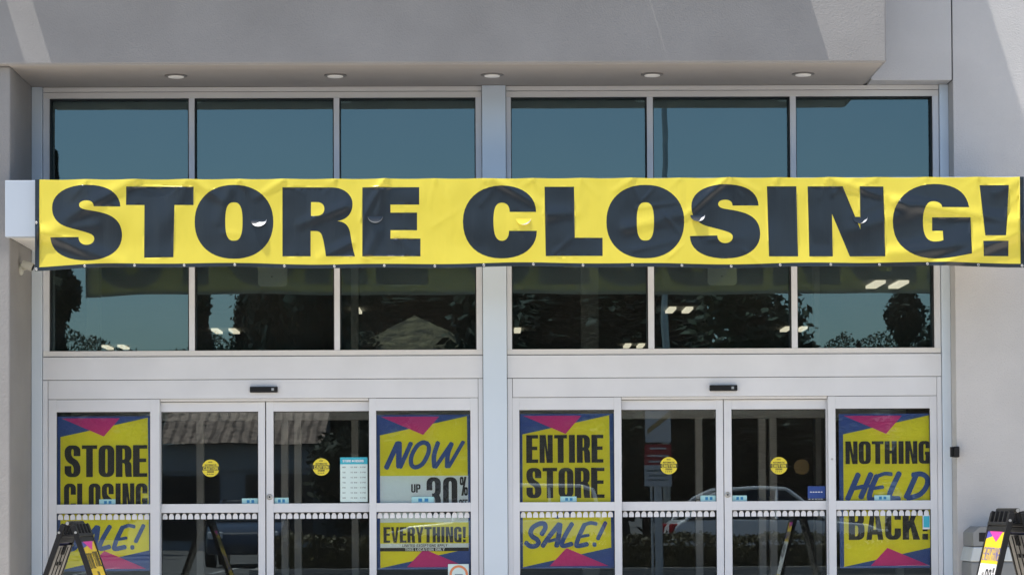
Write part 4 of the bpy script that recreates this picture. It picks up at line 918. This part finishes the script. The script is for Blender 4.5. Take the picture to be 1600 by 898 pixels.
# ------------------------------------------------------------------ cars
def car(name, label, loc, rz, paint, L=4.7, Hh=1.68, tall=False):
    root = tag(empty(name, loc, rz), label, 'car', 'cars parked behind the hedge'); W = .91
    # side profile, rear at x=0
    low = [(.05, .35), (.0, .62), (.04, .92), (.22, 1.06), (1.0, 1.10), (3.1, 1.06), (4.2, .94), (4.6, .78), (4.68, .50), (4.62, .30)]
    top = [(.30, 1.05), (.75, 1.50), (1.15, Hh - .03), (1.9, Hh), (2.5, Hh - .03), (3.35, 1.05)] if not tall else [(.12, 1.05), (.30, Hh - .1), (.55, Hh), (2.0, Hh + .02), (2.6, Hh - .05), (3.3, 1.07)]
    bm = bmesh.new()
    def loft(prof, wf, nseg=6):
        rings = []
        for i in range(nseg + 1):
            y = -1 + 2 * i / nseg; rings.append([bm.verts.new((x - L / 2, y * wf(x, z, y), z)) for x, z in prof])
        for i in range(nseg):
            n = len(prof)
            for j in range(n): k = (j + 1) % n; bm.faces.new((rings[i][j], rings[i][k], rings[i + 1][k], rings[i + 1][j]))
        bm.faces.new(rings[0]); bm.faces.new(rings[-1][::-1])
    loft(low, lambda x, z, y: W * (1 - .10 * abs(2 * x / L - 1) ** 4) * (.97 if z > .95 else 1))
    bmesh.ops.recalc_face_normals(bm, faces=bm.faces); me = bpy.data.meshes.new('body'); bm.to_mesh(me); bm.free(); me.materials.append(M[paint])
    o = bpy.data.objects.new('body', me); C.objects.link(o); o.parent = root; q = o.modifiers.new('b', 'BEVEL'); q.width = .07; q.segments = 3; q.limit_method = 'ANGLE'; q.angle_limit = R(25)
    for p in me.polygons: p.use_smooth = True
    wt = lambda z: W * .95 - (z - 1.05) * .34
    b = MB(); n = len(top)
    for s in (-1, 1): b.face([(x - L / 2, s * wt(z), z) for x, z in top][::s], 'car_glass')
    for i in range(n - 1):
        (xa, za), (xb, zb) = top[i], top[i + 1]; steep = abs(zb - za) > .3 * abs(xb - xa)
        b.face([(xa - L / 2, -wt(za), za), (xb - L / 2, -wt(zb), zb), (xb - L / 2, wt(zb), zb), (xa - L / 2, wt(za), za)], 'car_glass' if steep else paint)
    b.build('cabin', root)
    b = MB()
    for s in (-1, 1):
        for i in range(n - 1):
            (xa, za), (xb, zb) = top[i], top[i + 1]; b.tube((xa - L / 2, s * (wt(za) - .01), za), (xb - L / 2, s * (wt(zb) - .01), zb), .045, .045, paint, 8)
        for xm in (1.2, 2.25): b.tube((xm - L / 2, s * (wt(1.06) - .0), 1.06), (xm - L / 2 + .05, s * (wt(Hh) + .01), Hh - .03), .035, .035, paint, 8)
    b.build('pillar', root)
    for x in (.95, 3.75):
        for s in (-1, 1):
            b = MB(); b.lathe((x - L / 2, s * (W - .10), .33), [(.33, -.11), (.33, .11)], 'tyre', 28, 'y'); wl = b.build('wheel', root)
            b = MB(); b.lathe((x - L / 2, s * (W - .10), .33), [(.22, -.112), (.20, -.116), (.20, .116), (.22, .112)][::1], 'rim', 20, 'y'); b.build('rim', wl)
    for s in (-1, 1):
        b = MB(); b.box(-L / 2 - .012, -L / 2 + .16, s * .60 - .2, s * .60 + .2, .78, .98, 'tail'); b.build('tail_light', root, bevel=.03)
        b = MB(); b.box(L / 2 - .26, L / 2 - .02, s * .62 - .18, s * .62 + .18, .66, .82, 'headlamp'); b.build('headlight', root, bevel=.03)
    return root
g = -.14
car('parked_car', 'silver hatchback behind the hedge, tail to the left, mirrored in the right bay doors', (CX(1037, -31) + 2.35, -31, g), R(-6), 'car_silver', Hh=1.72)
car('parked_car', 'white tall car facing left, mirrored low across the centre of the doors', (CX(600, -31.5) + 2.45, -31.5, g), R(180), 'car_white', Hh=1.80, tall=True)
car('parked_car', 'dark blue car behind the others, mirrored in the left sliding doors', (CX(395, -36), -36, g), R(90), 'car_dark', Hh=1.55)

# ------------------------------------------------------------------ camera, light, sky
cam = bpy.data.cameras.new('camera'); co = bpy.data.objects.new('camera', cam); C.objects.link(co); sc.camera = co
cam.sensor_width = 36; cam.lens = F_PX / 1600 * 36; cam.shift_y = (PY - 449) / 1600; cam.clip_start = .1; cam.clip_end = 6000
co.location = CAMP; co.rotation_euler = CR.to_euler()
LD = Vector((1.96, 1.0, -6.5)).normalized()                              # the way the sunlight travels
sun = bpy.data.lights.new('sun', 'SUN'); so = bpy.data.objects.new('sun', sun); C.objects.link(so)
sun.energy = 3.5; sun.angle = R(.53); sun.color = (1., .955, .88); so.rotation_euler = LD.to_track_quat('-Z', 'Y').to_euler()
w = bpy.data.worlds.new('World'); sc.world = w; w.use_nodes = True; nt = w.node_tree; bg = nt.nodes['Background']
sky = nt.nodes.new('ShaderNodeTexSky'); sky.sky_type = 'NISHITA'; sky.sun_disc = False
el = math.asin(-LD.z); az = math.atan2(-LD.x, -LD.y)
sky.sun_elevation = el; sky.sun_rotation = az % (2 * math.pi); sky.air_density = 1.0; sky.dust_density = 1.2; sky.ozone_density = 1.0
nt.links.new(sky.outputs[0], bg.inputs[0]); bg.inputs[1].default_value = .110
sc.view_settings.view_transform = 'Standard'; sc.view_settings.look = 'None'; sc.view_settings.exposure = .92; sc.view_settings.gamma = 1
sc.cycles.max_bounces = 10; sc.cycles.transparent_max_bounces = 16; sc.cycles.diffuse_bounces = 5; sc.cycles.glossy_bounces = 5
